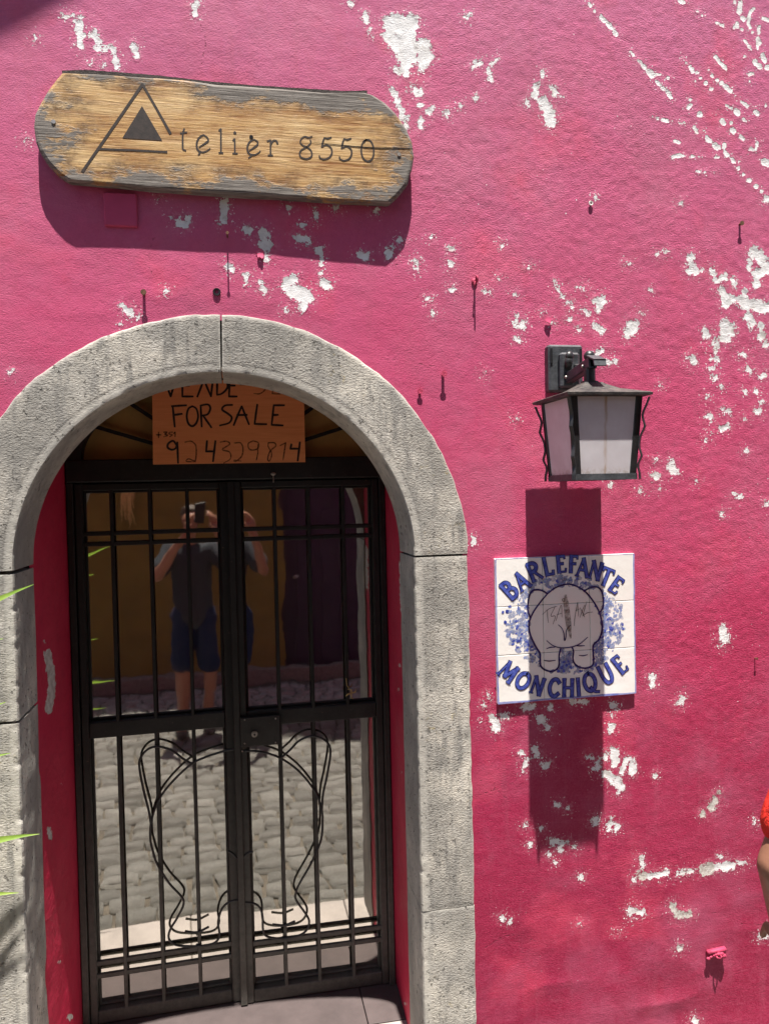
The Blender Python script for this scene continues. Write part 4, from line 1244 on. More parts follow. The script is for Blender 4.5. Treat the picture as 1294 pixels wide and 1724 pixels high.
# borders
bd = MB()
e = .0030
yl = TY-.0003
def hand(a, b, w0, n=14):
    p_ = [np.array(a)+(np.array(b)-np.array(a))*t+np.array([random.uniform(-1, 1), random.uniform(-1, 1)])*.0006 for t in np.linspace(0, 1, n)]
    bd.ribbon(p_, [w0*random.uniform(.7, 1.2) for _ in range(n)], yl)
hand((tx0+e, tz0+.004), (tx0+e, tz1-.004), .0050)
hand((tx1-e, tz0+.004), (tx1-e, tz1-.004), .0045)
hand((tx0+.004, tz0+e), (tx1-.004, tz0+e), .0060)
hand((tx0+.004, tz1-.0016), (tx1-.004, tz1-.0016), .0018)
bd.build('painted_border', MT['border'], panel, solid=False)
# brushed wash and dabs round the elephant
def dab(mbx, c, a, b, rot, y):
    n = 9
    q_ = []
    for t in range(n):
        an = 2*math.pi*t/n
        ra = random.uniform(.78, 1.15)
        u, v = a*ra*math.cos(an), b*ra*math.sin(an)
        q_.append((c[0]+u*math.cos(rot)-v*math.sin(rot), c[1]+u*math.sin(rot)+v*math.cos(rot)))
    mbx.poly(q_, y)
body_o = [(520,430),(580,385),(660,360),(720,370),(790,410),(850,480),(895,560),(915,640),(915,700),(895,760),(855,800),(852,850),(855,900),(850,945),(810,968),(760,965),(720,940),(705,900),(710,850),(700,822),(655,826),(615,828),(605,880),(605,940),(590,975),(550,993),(500,980),(470,950),(468,910),(465,860),(440,820),(405,750),(388,690),(390,630),(420,560),(470,490)]
def inside(x, y, poly_):
    r_ = False
    n = len(poly_)
    for i in range(n):
        (xa, ya), (xb, yb) = poly_[i], poly_[(i+1) % n]
        if (ya > y) != (yb > y) and x < (xb-xa)*(y-ya)/(yb-ya)+xa: r_ = not r_
    return r_
ear_l = [(395,600),(378,540),(385,460),(410,410),(450,400),(490,410),(520,430),(450,520)]
ear_r = [(785,412),(830,385),(880,380),(910,405),(925,460),(925,520),(905,570),(850,480)]
def free(x, y): return not (inside(x, y, body_o) or inside(x, y, ear_l) or inside(x, y, ear_r))
washm, dabm, darkm = MB(), MB(), MB()
rd = random.Random(5)
tries = 0
nw = nd_ = nk = 0
while tries < 9000 and (nw < 260 or nd_ < 420):
    tries += 1
    an = rd.uniform(0, 2*math.pi)
    cx_, cy_ = 650, 650
    side = abs(math.cos(an))
    rmax = 345+80*side if math.sin(an) < .2 else 340+70*side
    rad = rd.uniform(250, rmax)
    x, y = cx_+rad*math.cos(an)*1.02, cy_+rad*math.sin(an)*(1.0 if math.sin(an) < 0 else 1.02)
    if not free(x, y): continue
    if y < 480 and not (300 < y) : continue
    lettertop = math.hypot(x-650, y-700) > 425 and y < 480
    if lettertop: continue
    if y > 880 and math.hypot(x-650, y-560) > 455: continue
    edge_f = (rad-250)/(rmax-250)
    c = z5(x, y)
    if nw < 260 and rd.random() < .5:
        dab(washm, c, rd.uniform(12, 26)*s5, rd.uniform(9, 18)*s5, rd.uniform(0, 3.1), TY-.0003-.00000004*tries); nw += 1
    elif nd_ < 420 and rd.random() < (1.15-edge_f*.8)*(.35 if (y < 420 or y > 860) else 1):
        sz = rd.uniform(5, 12)*s5
        (darkm if rd.random() < .22 else dabm).__class__
        tgt = darkm if rd.random() < .2 else dabm
        dab(tgt, c, sz*1.15, sz*.8, rd.uniform(0, 3.1), TY-.0004-.00000004*tries); nd_ += 1
for x, y in ((640,925),(625,965),(660,950),(690,965),(600,990),(640,990),(198,563),(228,556),(215,635),(980,678),(940,700),(320,770),(305,775)):
    dab(darkm, z5(x, y), rd.uniform(9, 15)*s5, rd.uniform(9, 14)*s5, rd.uniform(0, 3), TY-.00085)
for k in range(26):
    dab(washm, z5(rd.uniform(620, 700), rd.uniform(835, 980)), 18*s5, 14*s5, rd.uniform(0, 3), TY-.0003-.0000003*k)
tag(washm.build('blue_wash', MT['bluewash'], panel, solid=False), kind='stuff')
tag(dabm.build('pale_dabs', MT['bluepale'], panel, solid=False), kind='stuff')
tag(darkm.build('dark_dabs', MT['bluefill'], panel, solid=False), kind='stuff')
# elephant drawing
el = MB()
for ln in ([(520,430),(580,385),(660,360),(720,370),(790,410),(850,480),(895,560),(915,640),(915,700),(895,760),(855,800),(852,850),(855,900),(850,945),(810,968),(760,965),(720,940),(705,900),(710,850),(700,820)],
           [(520,430),(470,490),(420,560),(390,630),(388,690),(405,750),(440,820),(465,860),(468,910),(470,950),(500,980),(550,993),(590,975),(605,940),(605,880),(615,830)],
           [(395,600),(378,540),(385,460),(410,410),(450,400),(490,410),(520,430)], [(785,412),(830,385),(880,380),(910,405),(925,460),(925,520),(905,560)]):
    el.ribbon([z5(*q_) for q_ in smooth_line(ln, 4)], [10*s5, 13*s5, 11*s5], TY-.0010)
for ln in ([(515,770),(560,805),(620,822),(700,815),(760,790),(812,745)], [(515,828),(545,818),(575,818)], [(720,806),(755,808),(790,806)], [(600,655),(625,680),(640,720),(645,770),(655,740),(660,690),(690,655)], [(495,913),(535,918),(578,912)], [(750,877),(780,879),(810,872)]):
    el.ribbon([z5(*q_) for q_ in smooth_line(ln, 4)], [5*s5, 8*s5, 5*s5], TY-.0010)
el.build('elephant_drawing', MT['blueline'], panel, solid=False)
# letters: unit glyphs (0..1 wide, 0..1 high); thick strokes first
GL = {
 'B': ([[(.15,0),(.15,1)],[(.15,1),(.6,.97),(.78,.78),(.6,.56),(.15,.54)],[(.15,.54),(.68,.52),(.92,.27),(.68,.02),(.15,0)]], .95),
 'A': ([[(.02,0),(.42,1)],[(.42,1),(.92,0)],[(.2,.36),(.72,.36)]], 1.0),
 'R': ([[(.15,0),(.15,1)],[(.15,1),(.62,.97),(.82,.76),(.6,.54),(.15,.52)],[(.42,.52),(.98,0)]], 1.0),
 'L': ([[(.2,1),(.2,0)],[(.2,.02),(.85,.02)],[(.85,.02),(.9,.2)]], .85),
 'E': ([[(.2,0),(.2,1)],[(.2,.98),(.82,.98)],[(.2,.52),(.66,.52)],[(.2,.02),(.85,.02)],[(.82,.98),(.84,.82)],[(.85,.02),(.9,.2)]], .88),
 'F': ([[(.2,0),(.2,1)],[(.2,.98),(.85,.98)],[(.2,.52),(.68,.52)],[(.85,.98),(.86,.82)]], .82),
 'N': ([[(.12,0),(.12,1)],[(.12,1),(.86,.02)],[(.86,0),(.86,1)]], 1.0),
 'T': ([[(.5,0),(.5,.98)],[(.02,.98),(.98,.98)],[(.02,.98),(.0,.8)],[(.98,.98),(1.0,.8)]], 1.0),
 'M': ([[(.05,0),(.14,1)],[(.14,1),(.5,.15)],[(.5,.15),(.86,1)],[(.86,1),(.98,0)]], 1.25),
 'O': ([[(.5,1),(.18,.86),(.04,.5),(.18,.14),(.5,0),(.82,.14),(.96,.5),(.82,.86),(.5,1)]], 1.05),
 'C': ([[(.88,.82),(.6,.99),(.22,.88),(.05,.5),(.22,.12),(.6,.01),(.92,.2)]], .95),
 'H': ([[(.14,0),(.14,1)],[(.84,0),(.84,1)],[(.14,.5),(.84,.5)]], 1.0),
 'I': ([[(.5,0),(.5,1)]], .45),
 'Q': ([[(.5,1),(.18,.86),(.04,.5),(.18,.14),(.5,0),(.82,.14),(.96,.5),(.82,.86),(.5,1)],[(.5,.22),(.75,-.05),(1.12,-.12)]], 1.05),
 'U': ([[(.12,1),(.12,.35),(.28,.05),(.5,0),(.72,.05),(.88,.35),(.88,1)]], 1.0),
}
serif = set('BARLEFNTMHIU')
def letter(ch, cx_, cy_, deg, hgt, wid=82):
    """deg > 0: leaning left (turned anticlockwise) as seen"""
    ln, wf = GL[ch]
    lo_m, lf_m = MB(), MB()
    an = R_(deg)
    W_ = wid*wf
    def mp(u, v):
        X_, Y_ = (u-.5)*W_, (v-.5)*hgt
        return z5(cx_+X_*math.cos(an)-Y_*math.sin(an), cy_-(X_*math.sin(an)+Y_*math.cos(an)))
    for i, s_ in enumerate(ln):
        vert = len(s_) == 2 and abs(s_[0][1]-s_[1][1]) > .6
        rnd = len(s_) > 4
        short = len(s_) == 2 and abs(s_[0][1]-s_[1][1]) < .3
        t = 24 if (vert or rnd) else 16
        if ch in 'ANM' and i == 0: t = 14
        if short and i > 2: t = 10
        p_ = [mp(*q_) for q_ in (smooth_line(s_, 5) if len(s_) > 2 else s_)]
        lo_m.ribbon(p_, (t+7)*s5, TY-.0010)
        lf_m.ribbon(p_, (t-3)*s5, TY-.0016)
        if vert and ch in serif:
            for (u, v) in s_:
                if ch in 'NMA' and ((i == 0 and v > .5 and ch != 'N') or (i == 1 and v > .5)): continue
                q_ = [mp(u-.17, v), mp(u, v), mp(u+.17, v)]
                lo_m.ribbon(q_, 11*s5, TY-.0010); lf_m.ribbon(q_, 5*s5, TY-.0016)
    no = len(lo_m.f)
    lo_m.add(lf_m.v, lf_m.f)
    me = lo_m.mesh('letter')
    me.materials.append(MT['blueline']); me.materials.append(MT['bluefill'])
    me.polygons.foreach_set('material_index', [0]*no+[1]*(len(lo_m.f)-no))
    link('letter', me, None, panel)
for ch, x, y, dg, hg in (('B',245,400,42,128),('A',335,335,32,130),('R',425,268,22,128),('L',527,230,12,125),('E',622,214,5,118),('F',712,214,-2,118),('A',782,240,-8,128),('N',872,262,-15,125),('T',948,308,-22,125),('E',1022,368,-36,118),
                         ('M',238,995,-40,125),('O',345,1060,-29,118),('N',450,1098,-19,122),('C',572,1112,-8,126),('H',672,1112,-1,122),('I',745,1106,4,120),('Q',828,1072,11,128),('U',945,1010,27,135),('E',1046,942,38,130)):
    letter(ch, x, y, dg, hg)
# marker graffiti and the rust run from a nail
for gi in ((0, 1), (2,), (3, 4), (5, 6, 7), (8, 9), (10, 11)):
  gr = MB()
  GRA =  ([(485,580),(530,540),(590,520)],[(520,545),(522,600),(528,640)],[(578,520),(545,590),(578,592),(560,650)],[(582,625),(620,512),(626,600)],[(590,582),(625,570)],
           [(715,662),(720,600),(740,490)],[(740,490),(742,540),(746,592)],[(725,552),(752,540)],[(756,530),(772,560),(790,600)],[(790,512),(772,555),(756,602)],[(806,486),(790,540),(776,592)],[(776,592),(810,568),(850,562)])
  for ln in [GRA[i] for i in gi]:
    gr.ribbon([z5(*q_) for q_ in (smooth_line(ln, 4) if len(ln) > 2 else ln)], [2.6*s5, 3.6*s5, 2.4*s5], TY-.0010)
  gr.build('graffiti_letter', MT['marker'], panel, solid=False)
sm = MB()
sm.ribbon([z5(*q_) for q_ in smooth_line([(652,440),(655,500),(665,580),(675,660),(690,750)], 4)], [14*s5, 40*s5, 42*s5, 40*s5, 10*s5], TY-.0014)
sm.build('rust_stain', MT['smear'], panel, solid=False)
c = z5(636, 474)
MB().tube([(c[0]+.0042*math.cos(t), TY-.003, c[1]+.0042*math.sin(t)) for t in np.linspace(.2, 6.0, 14)], .0010, 5).build('wire_ring', MT['rusty'], panel, smooth=True)

# ------------------------------------------------------------------ wall lantern
LX, LY = .977, -.184
lamp = empty('wall_lantern', (LX, 0, 2.10))
tag(lamp, 'old black square lantern with white panes on the pink wall above the tile sign', 'lamp')
HW = .1225
zc_ = 2.046
def quad_ring(hw, z, cx_=LX, cy_=LY): return [(cx_-hw, cy_-hw, z), (cx_+hw, cy_-hw, z), (cx_+hw, cy_+hw, z), (cx_-hw, cy_+hw, z)]
cap = MB()
lv = [(HW-.010, zc_-.009), (HW-.001, zc_-.0075), (HW, zc_-.001), (HW-.006, zc_+.002), (.060, zc_+.018), (.030, zc_+.035), (.026, zc_+.039)]
vv = []
for hw, z in lv: vv += quad_ring(hw, z)
ff = [(i*4+k, i*4+(k+1) % 4, (i+1)*4+(k+1) % 4, (i+1)*4+k) for i in range(len(lv)-1) for k in range(4)]
ff += [(3, 2, 1, 0), tuple((len(lv)-1)*4+k for k in range(4))]
cap.add(vv, ff).build('cap', MT['cap'], lamp)
zt_, zb2 = zc_-.009, 1.826
ht, hb = .094, .080
bmx = MB()
for sx in (-1, 1):
    for sy in (-1, 1):
        bmx.bar((LX+sx*ht, LY+sy*ht, zt_), (LX+sx*hb, LY+sy*hb, zb2), .020, .017, .002, up=(0, 1, 0))
for hw, z, h_ in ((ht, zt_-.006, .012), ):
    for sx in (-1, 1):
        bmx.bar((LX-hw, LY+sx*hw, z), (LX+hw, LY+sx*hw, z), .010, .010, .001)
        bmx.bar((LX+sx*hw, LY-hw, z), (LX+sx*hw, LY+hw, z), .010, .010, .001, up=(1, 0, 0))
bmx.build('cage', MT['lampiron'], lamp)
tray = MB()
vv, fr_ = [], []
for hw, z in ((.090, zb2+.004), (.090, zb2-.013), (.078, zb2-.013)): vv += quad_ring(hw, z)
vv += quad_ring(.078, zb2+.004)
ff = [(i*4+k, i*4+(k+1) % 4, ((i+1) % 4)*4+(k+1) % 4, ((i+1) % 4)*4+k) for i in range(4) for k in range(4)]
tray.add(vv, ff)
tray.build('tray', MT['lampgrey'], lamp)
for sx, sy in ((0, -1), (0, 1), (-1, 0), (1, 0)):
    i0, i1 = ht+.006, hb+.0065
    q_ = []
    for off in (0, .003):
        for hw, z, hh in ((i0, zt_-.001, ht-.002), (i1, zb2+.001, hb-.002)):
            for s_ in (-1, 1):
                if sx == 0: q_.append((LX+s_*hh, LY+sy*(hw-off), z))
                else: q_.append((LX+sx*(hw-off), LY+s_*hh, z))
    MB().add(q_, [(0, 1, 3, 2), (4, 6, 7, 5), (0, 4, 5, 1), (2, 3, 7, 6), (0, 2, 6, 4), (1, 5, 7, 3)]).build('pane', MT['opal'], lamp)
for sx in (-1, 1):
    for sy in (-1, 1):
        w_ = []
        prof = [(0.0, .026), (.12, .014), (.30, .004), (.385, .012), (.43, .006), (.60, .004), (.72, .006), (.76, .016), (.80, .006), (.90, .004), (.97, .014), (1.03, .009)]
        prof = [(0, .026), (.10, .017), (.22, .006), (.34, .016), (.38, .017), (.50, .004), (.62, .003), (.72, .013), (.76, .014), (.86, .004), (.96, .012), (1.04, .016)]
        for t, off in smooth_line(prof, 4):
            hw = ht+(hb-ht)*t+.0085
            w_.append((LX+sx*(hw+off*.5), LY+sy*(hw+off*.5), zt_-.004+(zb2-zt_)*t))
        wm = MB()
        n_ = len(w_)
        vv = []
        tx_, ty_ = sy*.707, -sx*.707
        for (a, b, c_) in w_:
            for s_ in (-1, 1):
                for e_ in (-1, 1):
                    vv.append((a+tx_*.0048*s_+sx*.0014*e_, b+ty_*.0048*s_+sy*.0014*e_, c_))
        ff = []
        od = (0, 1, 3, 2)
        for i in range(n_-1):
            for k in range(4): ff.append((i*4+od[k], i*4+od[(k+1) % 4], (i+1)*4+od[(k+1) % 4], (i+1)*4+od[k]))
        ff += [(0, 1, 3, 2), tuple((n_-1)*4+k for k in (2, 3, 1, 0))]
        wm.add(vv, ff).build('wavy_strip', MT['lampiron'], lamp)
# wall plate, hinge, arm, finial
pl = MB()
pl.box((.922, -.030, 2.082), (1.032, .004, 2.223), .006)
wallp = pl.build('wall_plate', MT['lampgrey'], lamp)
MB().box((.926, -.0325, 2.165), (.9335, -.0295, 2.212), .001).build('slot', MT['phone'], wallp)
MB().box((1.0205, -.0325, 2.165), (1.028, -.0295, 2.212), .001).build('slot', MT['phone'], wallp)
MB().box((.950, -.052, 2.092), (1.012, -.029, 2.196), .006).build('hinge_block', MT['lampgrey'], wallp)
MB().tube([(.972, -.050, 2.150), (.972, -.064, 2.178)], [.011, .013], 12).ball((.972, -.066, 2.182), .013, 12, 8, (1, .7, 1.1)).build('wing_bolt', MT['lampiron'], wallp, smooth=True)
MB().box((.990, -.066, 2.135), (1.010, -.050, 2.160), .003).build('lug', MT['lampiron'], wallp)
am = MB()
am.bar((.968, -.046, 2.118), (.968, LY-.020, 2.140), .006, .030, .0012, up=(0, 0, 1))
am.bar((.986, -.046, 2.118), (.986, LY-.020, 2.140), .006, .030, .0012, up=(0, 0, 1))
am.bar((.977, -.05, 2.107), (.977, LY-.020, 2.127), .024, .004, .001, up=(0, 0, 1))
am.bar((.978, LY-.018, 2.158), (.978, LY-.062, 2.140), .036, .005, .001, up=(0, 0, 1))
am.bar((.978, LY-.058, 2.142), (.978, LY-.064, 2.124), .036, .005, .001, up=(0, 1, 0))
am.build('arm', MT['lampgrey'], lamp)
for q_ in ((.9635, -.058, 2.121), (.9635, -.170, 2.134)):
    MB().ball(q_, .005, 8, 6).build('rivet', MT['steel'], lamp)
MB().tube([(LX, LY, zc_+.033), (LX, LY, 2.128)], .016, 14).tube([(LX, LY, zc_+.037), (LX, LY, zc_+.044)], .024, 14).build('neck', MT['lampiron'], lamp, smooth=False)
MB().tube([(LX, LY, 2.125), (LX, LY, 2.150)], .006, 10).ball((LX, LY, 2.161), .0155, 16, 12).build('finial', MT['lampiron'], lamp, smooth=True)

# ------------------------------------------------------------------ small hardware on the wall
# eye hook beside the lamp (long thin shadow below it)
c = P(798, 474)
hk = MB()
hk.tube([(c[0], .005, c[2]), (c[0], -.016, c[2]+.001)], .0032, 8)
hk.tube([(c[0], -.024+.008*math.cos(t), c[2]+.001+.008*math.sin(t)) for t in np.linspace(.1, 6.2, 18)], .0026, 7)
hk.tube([(c[0]-.003, -.014, c[2]-.002), (c[0]-.006, -.020, c[2]-.014), (c[0]-.0035, -.018, c[2]-.022)], .0014, 6)
hk.ball((c[0], -.001, c[2]), .009, 10, 6, (1, .5, 1.1))
tag(hk.build('eye_hook', MT['pinkmetal'], loc=(c[0], 0, c[2]), smooth=True), 'painted over eye hook sticking out of the wall between wooden sign and lantern', 'hook')
def nail(px_, py_, length, mat, label, cat='nail', tilt=0.0, r=.0022):
    c = P(px_, py_)
    nb = MB()
    nb.tube([(c[0], .006, c[2]), (c[0], -length, c[2]+tilt)], r, 7)
    nb.tube([(c[0], -length+.0005, c[2]+tilt), (c[0], -length-.0015, c[2]+tilt)], r*2.0, 9)
    tag(nb.build('nail', mat, loc=(c[0], 0, c[2])), label, cat)
nail(383, 400, .040, MT['rusty'], 'thin long nail in the shadow of the wooden sign above the arch joint')
nail(243, 497, .017, MT['rusty'], 'short rusty nail above the arch beside a small white flaked patch', tilt=.004, r=.004)
nail(745, 630, .014, MT['pinkmetal'], 'pink painted bolt end on the wall between arch and lantern, casting a short shadow', 'bolt', r=.0046)
nail(706, 659, .006, MT['pinkmetal'], 'tiny pink painted plug on the wall just outside the arch stone, below the bolt end', 'bolt', r=.0042)
nail(1244, 378, .012, MT['rusty'], 'short nail with chipped paint on the wall above the biggest flaked white patch', r=.0036)
nail(1270, 1108, .010, MT['rusty'], 'tiny rusty nail on the bare pink wall level with the bottom of the tile sign', r=.0018)
c = P(993, 343)
for (px_, py_, r_, lab) in ((993, 343, .0050, 'small pale round plug hole in the wall beyond the end of the wooden sign'), (365, 492, .0075, 'dark drilled hole in the wall just above the arch joint')):
    c = P(px_, py_)
    hb_ = MB()
    n = 14
    vv = [(c[0]+rr_*math.cos(2*math.pi*k/n), y_, c[2]+rr_*math.sin(2*math.pi*k/n)) for rr_, y_ in ((r_*1.5, -.0045), (r_*1.3, -.0065), (r_*.75, -.006), (r_*.7, .004)) for k in range(n)]
    ff = [(i*n+k, i*n+(k+1) % n, (i+1)*n+(k+1) % n, (i+1)*n+k) for i in range(3) for k in range(n)]
    hb_.add(vv, ff).add([(c[0]+r_*.7*math.cos(2*math.pi*k/n), .0035, c[2]+r_*.7*math.sin(2*math.pi*k/n)) for k in range(n)], [tuple(range(n))])
    o = hb_.build('wall_plug', MT['phone'] if r_ > .006 else MT['paper'], loc=(c[0], 0, c[2]), solid=False)
    tag(o, lab, 'wall plug')
# raised flakes of paint still hanging on
def curl(px_, py_, wpx, hpx, lift, seed, label):
    r = random.Random(seed)
    c = P(px_, py_)
    w_, h_ = wpx*.0014, hpx*.0014; lift *= .45
    nb = MB()
    nu, nv = 6, 5
    vv = []
    for i in range(nu+1):
        for k in range(nv+1):
            u, v = i/nu-.5, k/nv
            jag = r.uniform(.45, 1.15) if k == nv else 1
            vv.append((c[0]+u*w_*(1-.45*v)+r.uniform(-1, 1)*.0025, -.004-lift*(v**1.6)*(1-.3*abs(u)), c[2]+h_*(.5-v)*jag))
    ff = [(i*(nv+1)+k, (i+1)*(nv+1)+k, (i+1)*(nv+1)+k+1, i*(nv+1)+k+1) for i in range(nu) for k in range(nv)]
    o = nb.add(vv, ff).build('paint_flake', MT['deeppink'], loc=(c[0], 0, c[2]), solid=False)
    md = o.modifiers.new('thickness', 'SOLIDIFY'); md.thickness = .0012
    tag(o, label, 'paint flake', group='lifting flakes of pink paint')
curl(438, 432, 14, 12, .012, 1, 'curled pink paint flake under the middle of the wooden sign')
curl(921, 540, 15, 13, .010, 2, 'curled pink paint flake on the wall near the lantern bracket top')
# painted box under the wooden sign
a, b = P(177, 382), P(231, 328)
jb = MB().box((a[0], -.011, a[2]), (b[0], .003, b[2]), .003)
tag(jb.build('junction_box', MT['deeppink'], loc=((a[0]+b[0])/2, 0, a[2])), 'square pink painted electrical box in the shadow under the wooden sign', 'junction box')
# broken iron stub low on the right
c = P(1202, 1600)
sb = MB()
sb.bar((c[0]-.032, -.009, c[2]+.003), (c[0]+.030, -.011, c[2]+.008), .012, .016, .003, up=(0, 1, 0))
for k in range(22):
    t_ = random.uniform(-1, 1)
    sb.ball((c[0]+t_*.032, random.uniform(-.019, -.004), c[2]+random.uniform(-.017, .004)), random.uniform(.0035, .0075), 8, 6, (1.4, .8, .9))
sb.tube([(c[0]-.005, -.014, c[2]-.006), (c[0]-.006, -.024, c[2]-.010), (c[0]+.001, -.030, c[2]-.010), (c[0]+.008, -.024, c[2]-.008), (c[0]+.007, -.014, c[2]-.004)], .0030, 7)
sb.tube([(c[0]-.020, .005, c[2]), (c[0]-.020, -.010, c[2])], .006, 8).tube([(c[0]+.020, .005, c[2]), (c[0]+.020, -.010, c[2])], .006, 8)
tag(sb.build('iron_stub', MT['pinkmetal'], loc=(c[0], 0, c[2]), smooth=True), 'lumpy pink painted iron stub sticking out low on the wall below the red sleeve', 'iron stub')

# ------------------------------------------------------------------ plant beside the door
pot = empty('potted_plant', (-1.00, -.25, 0))
tag(pot, 'potted plant with long narrow green leaves reaching over the arch jamb stones', 'plant')
pm = MB()
nn_ = 20
prof = [(.11, 0), (.15, .26), (.165, .27), (.165, .31), (.145, .31), (.14, .27)]
vv = [(-1.0+r_*math.cos(2*math.pi*k/nn_), -.25+r_*math.sin(2*math.pi*k/nn_), z_) for r_, z_ in prof for k in range(nn_)]
ff = [(i*nn_+k, i*nn_+(k+1) % nn_, (i+1)*nn_+(k+1) % nn_, (i+1)*nn_+k) for i in range(len(prof)-1) for k in range(nn_)]
pm.add(vv, ff+[tuple(range(nn_-1, -1, -1))]).build('pot', MT['clay'], pot)
MB().add([(-1.0+.142*math.cos(2*math.pi*k/nn_), -.25+.142*math.sin(2*math.pi*k/nn_), .285) for k in range(nn_)], [tuple(range(nn_))]).build('soil', MT['soil'], pot, solid=False)
MB().tube([(-1.0, -.25, .28), (-.99, -.25, .6), (-.985, -.24, 1.0), (-.985, -.24, 1.32)], [.026, .022, .018, .012], 9).build('stem', MT['straw'], pot, smooth=True)
def strap(base, tip, w_, sag, mat=MT['leaf'], name='leaf'):
    a, b = Vector(base), Vector(tip)
    n = 12
    d = (b-a)
    side = d.cross(Vector((0, -.9, .45)))
    if side.length < 1e-4: side = Vector((1, 0, 0))
    side.normalize()
    vv = []
    for i in range(n+1):
        t = i/n
        c_ = a+d*t+Vector((0, 0, sag*4*t*(1-t)))
        ww = w_*(.55+.9*t if t < .35 else (1-((t-.35)/.65)**1.7)*.865+.0)*.5
        ww = max(ww, .0006)
        up = Vector((0, -.25*ww, .1*ww))
        vv += [c_-side*ww+up, c_-up*.6, c_+side*ww+up]
    ff = []
    for i in range(n):
        ff += [(i*3, i*3+1, i*3+4, i*3+3), (i*3+1, i*3+2, i*3+5, i*3+4)]
    return MB().add(vv, ff).build(name, mat, pot, smooth=True, solid=False)
tips = [P(57, 984, -.20), P(67, 1404, -.24), P(32, 1503, -.26), P(18, 1268, -.22), P(10, 1182, -.16), P(6, 1075, -.22)]
bz = [1.22, .80, .70, .95, 1.0, 1.2]
for tp_, z_ in zip(tips, bz):
    strap((-.985, -.245, z_), tuple(tp_), .042, .05)
rl = random.Random(12)
for k in range(26):
    an = rl.uniform(0, 2*math.pi)
    z_ = rl.uniform(.55, 1.32)
    L = rl.uniform(.20, .30)
    tip = [-.985+L*math.cos(an), -.245+L*math.sin(an)*.8, z_+rl.uniform(-.02, .14)]
    if tip[0] > -.83: tip[0] = -.83+rl.uniform(0, .03)
    if tip[1] > -.03: tip[1] = -.03
    strap((-.985, -.243, z_), tip, .046, .05)

# ------------------------------------------------------------------ people
def skin_mesh(name, nodes, edges, radii, root=0, voxel=.009):
    """one continuous surface: tapered limbs fused by remeshing"""
    mb = MB()
    nodes = [Vector(n) for n in nodes]
    rr = [r if isinstance(r, tuple) else (r, r) for r in radii]
    for a, b in edges:
        pa, pb = nodes[a], nodes[b]
        d = pb-pa
        if d.length < 1e-5: continue
        d.normalize()
        ref = FIG_SIDE if abs(d.dot(FIG_SIDE)) < .9 else Vector((0, 0, 1))
        u = (ref-d*ref.dot(d)).normalized(); v = d.cross(u)
        n = 14
        vv, ff = [], []
        rings = []
        steps = 6
        for k in range(-4, steps+5):
            t = min(max(k/steps, 0), 1)
            ex = 0.0; sc_ = 1.0
            if k < 0: sc_ = math.cos(-k/4*math.pi/2*.98); ex = -math.sin(-k/4*math.pi/2)
            if k > steps: sc_ = math.cos((k-steps)/4*math.pi/2*.98); ex = math.sin((k-steps)/4*math.pi/2)
            r0 = rr[a][0]+(rr[b][0]-rr[a][0])*t; r1 = rr[a][1]+(rr[b][1]-rr[a][1])*t
            c_ = pa+(pb-pa)*t+d*ex*min(r0, r1)
            for j in range(n):
                an = 2*math.pi*j/n
                vv.append(c_+u*math.cos(an)*r0*sc_+v*math.sin(an)*r1*sc_)
        m_ = len(vv)//n
        for i in range(m_-1):
            for j in range(n): ff.append((i*n+j, i*n+(j+1) % n, (i+1)*n+(j+1) % n, (i+1)*n+j))
        ff += [tuple(range(n-1, -1, -1)), tuple((m_-1)*n+j for j in range(n))]
        mb.add(vv, ff)
    me = mb.fix(mb.mesh(name))
    o = bpy.data.objects.new(name+'_build', me)
    col.objects.link(o)
    rm_ = o.modifiers.new('remesh', 'REMESH'); rm_.mode = 'VOXEL'; rm_.voxel_size = voxel
    sm_ = o.modifiers.new('smooth', 'SMOOTH'); sm_.iterations = 4; sm_.factor = .5
    dg = bpy.context.evaluated_depsgraph_get()
    res = bpy.data.meshes.new_from_object(o.evaluated_get(dg))
    bpy.data.objects.remove(o)
    res.name = name
    return res
FIG_SIDE = Vector((1, 0, 0))

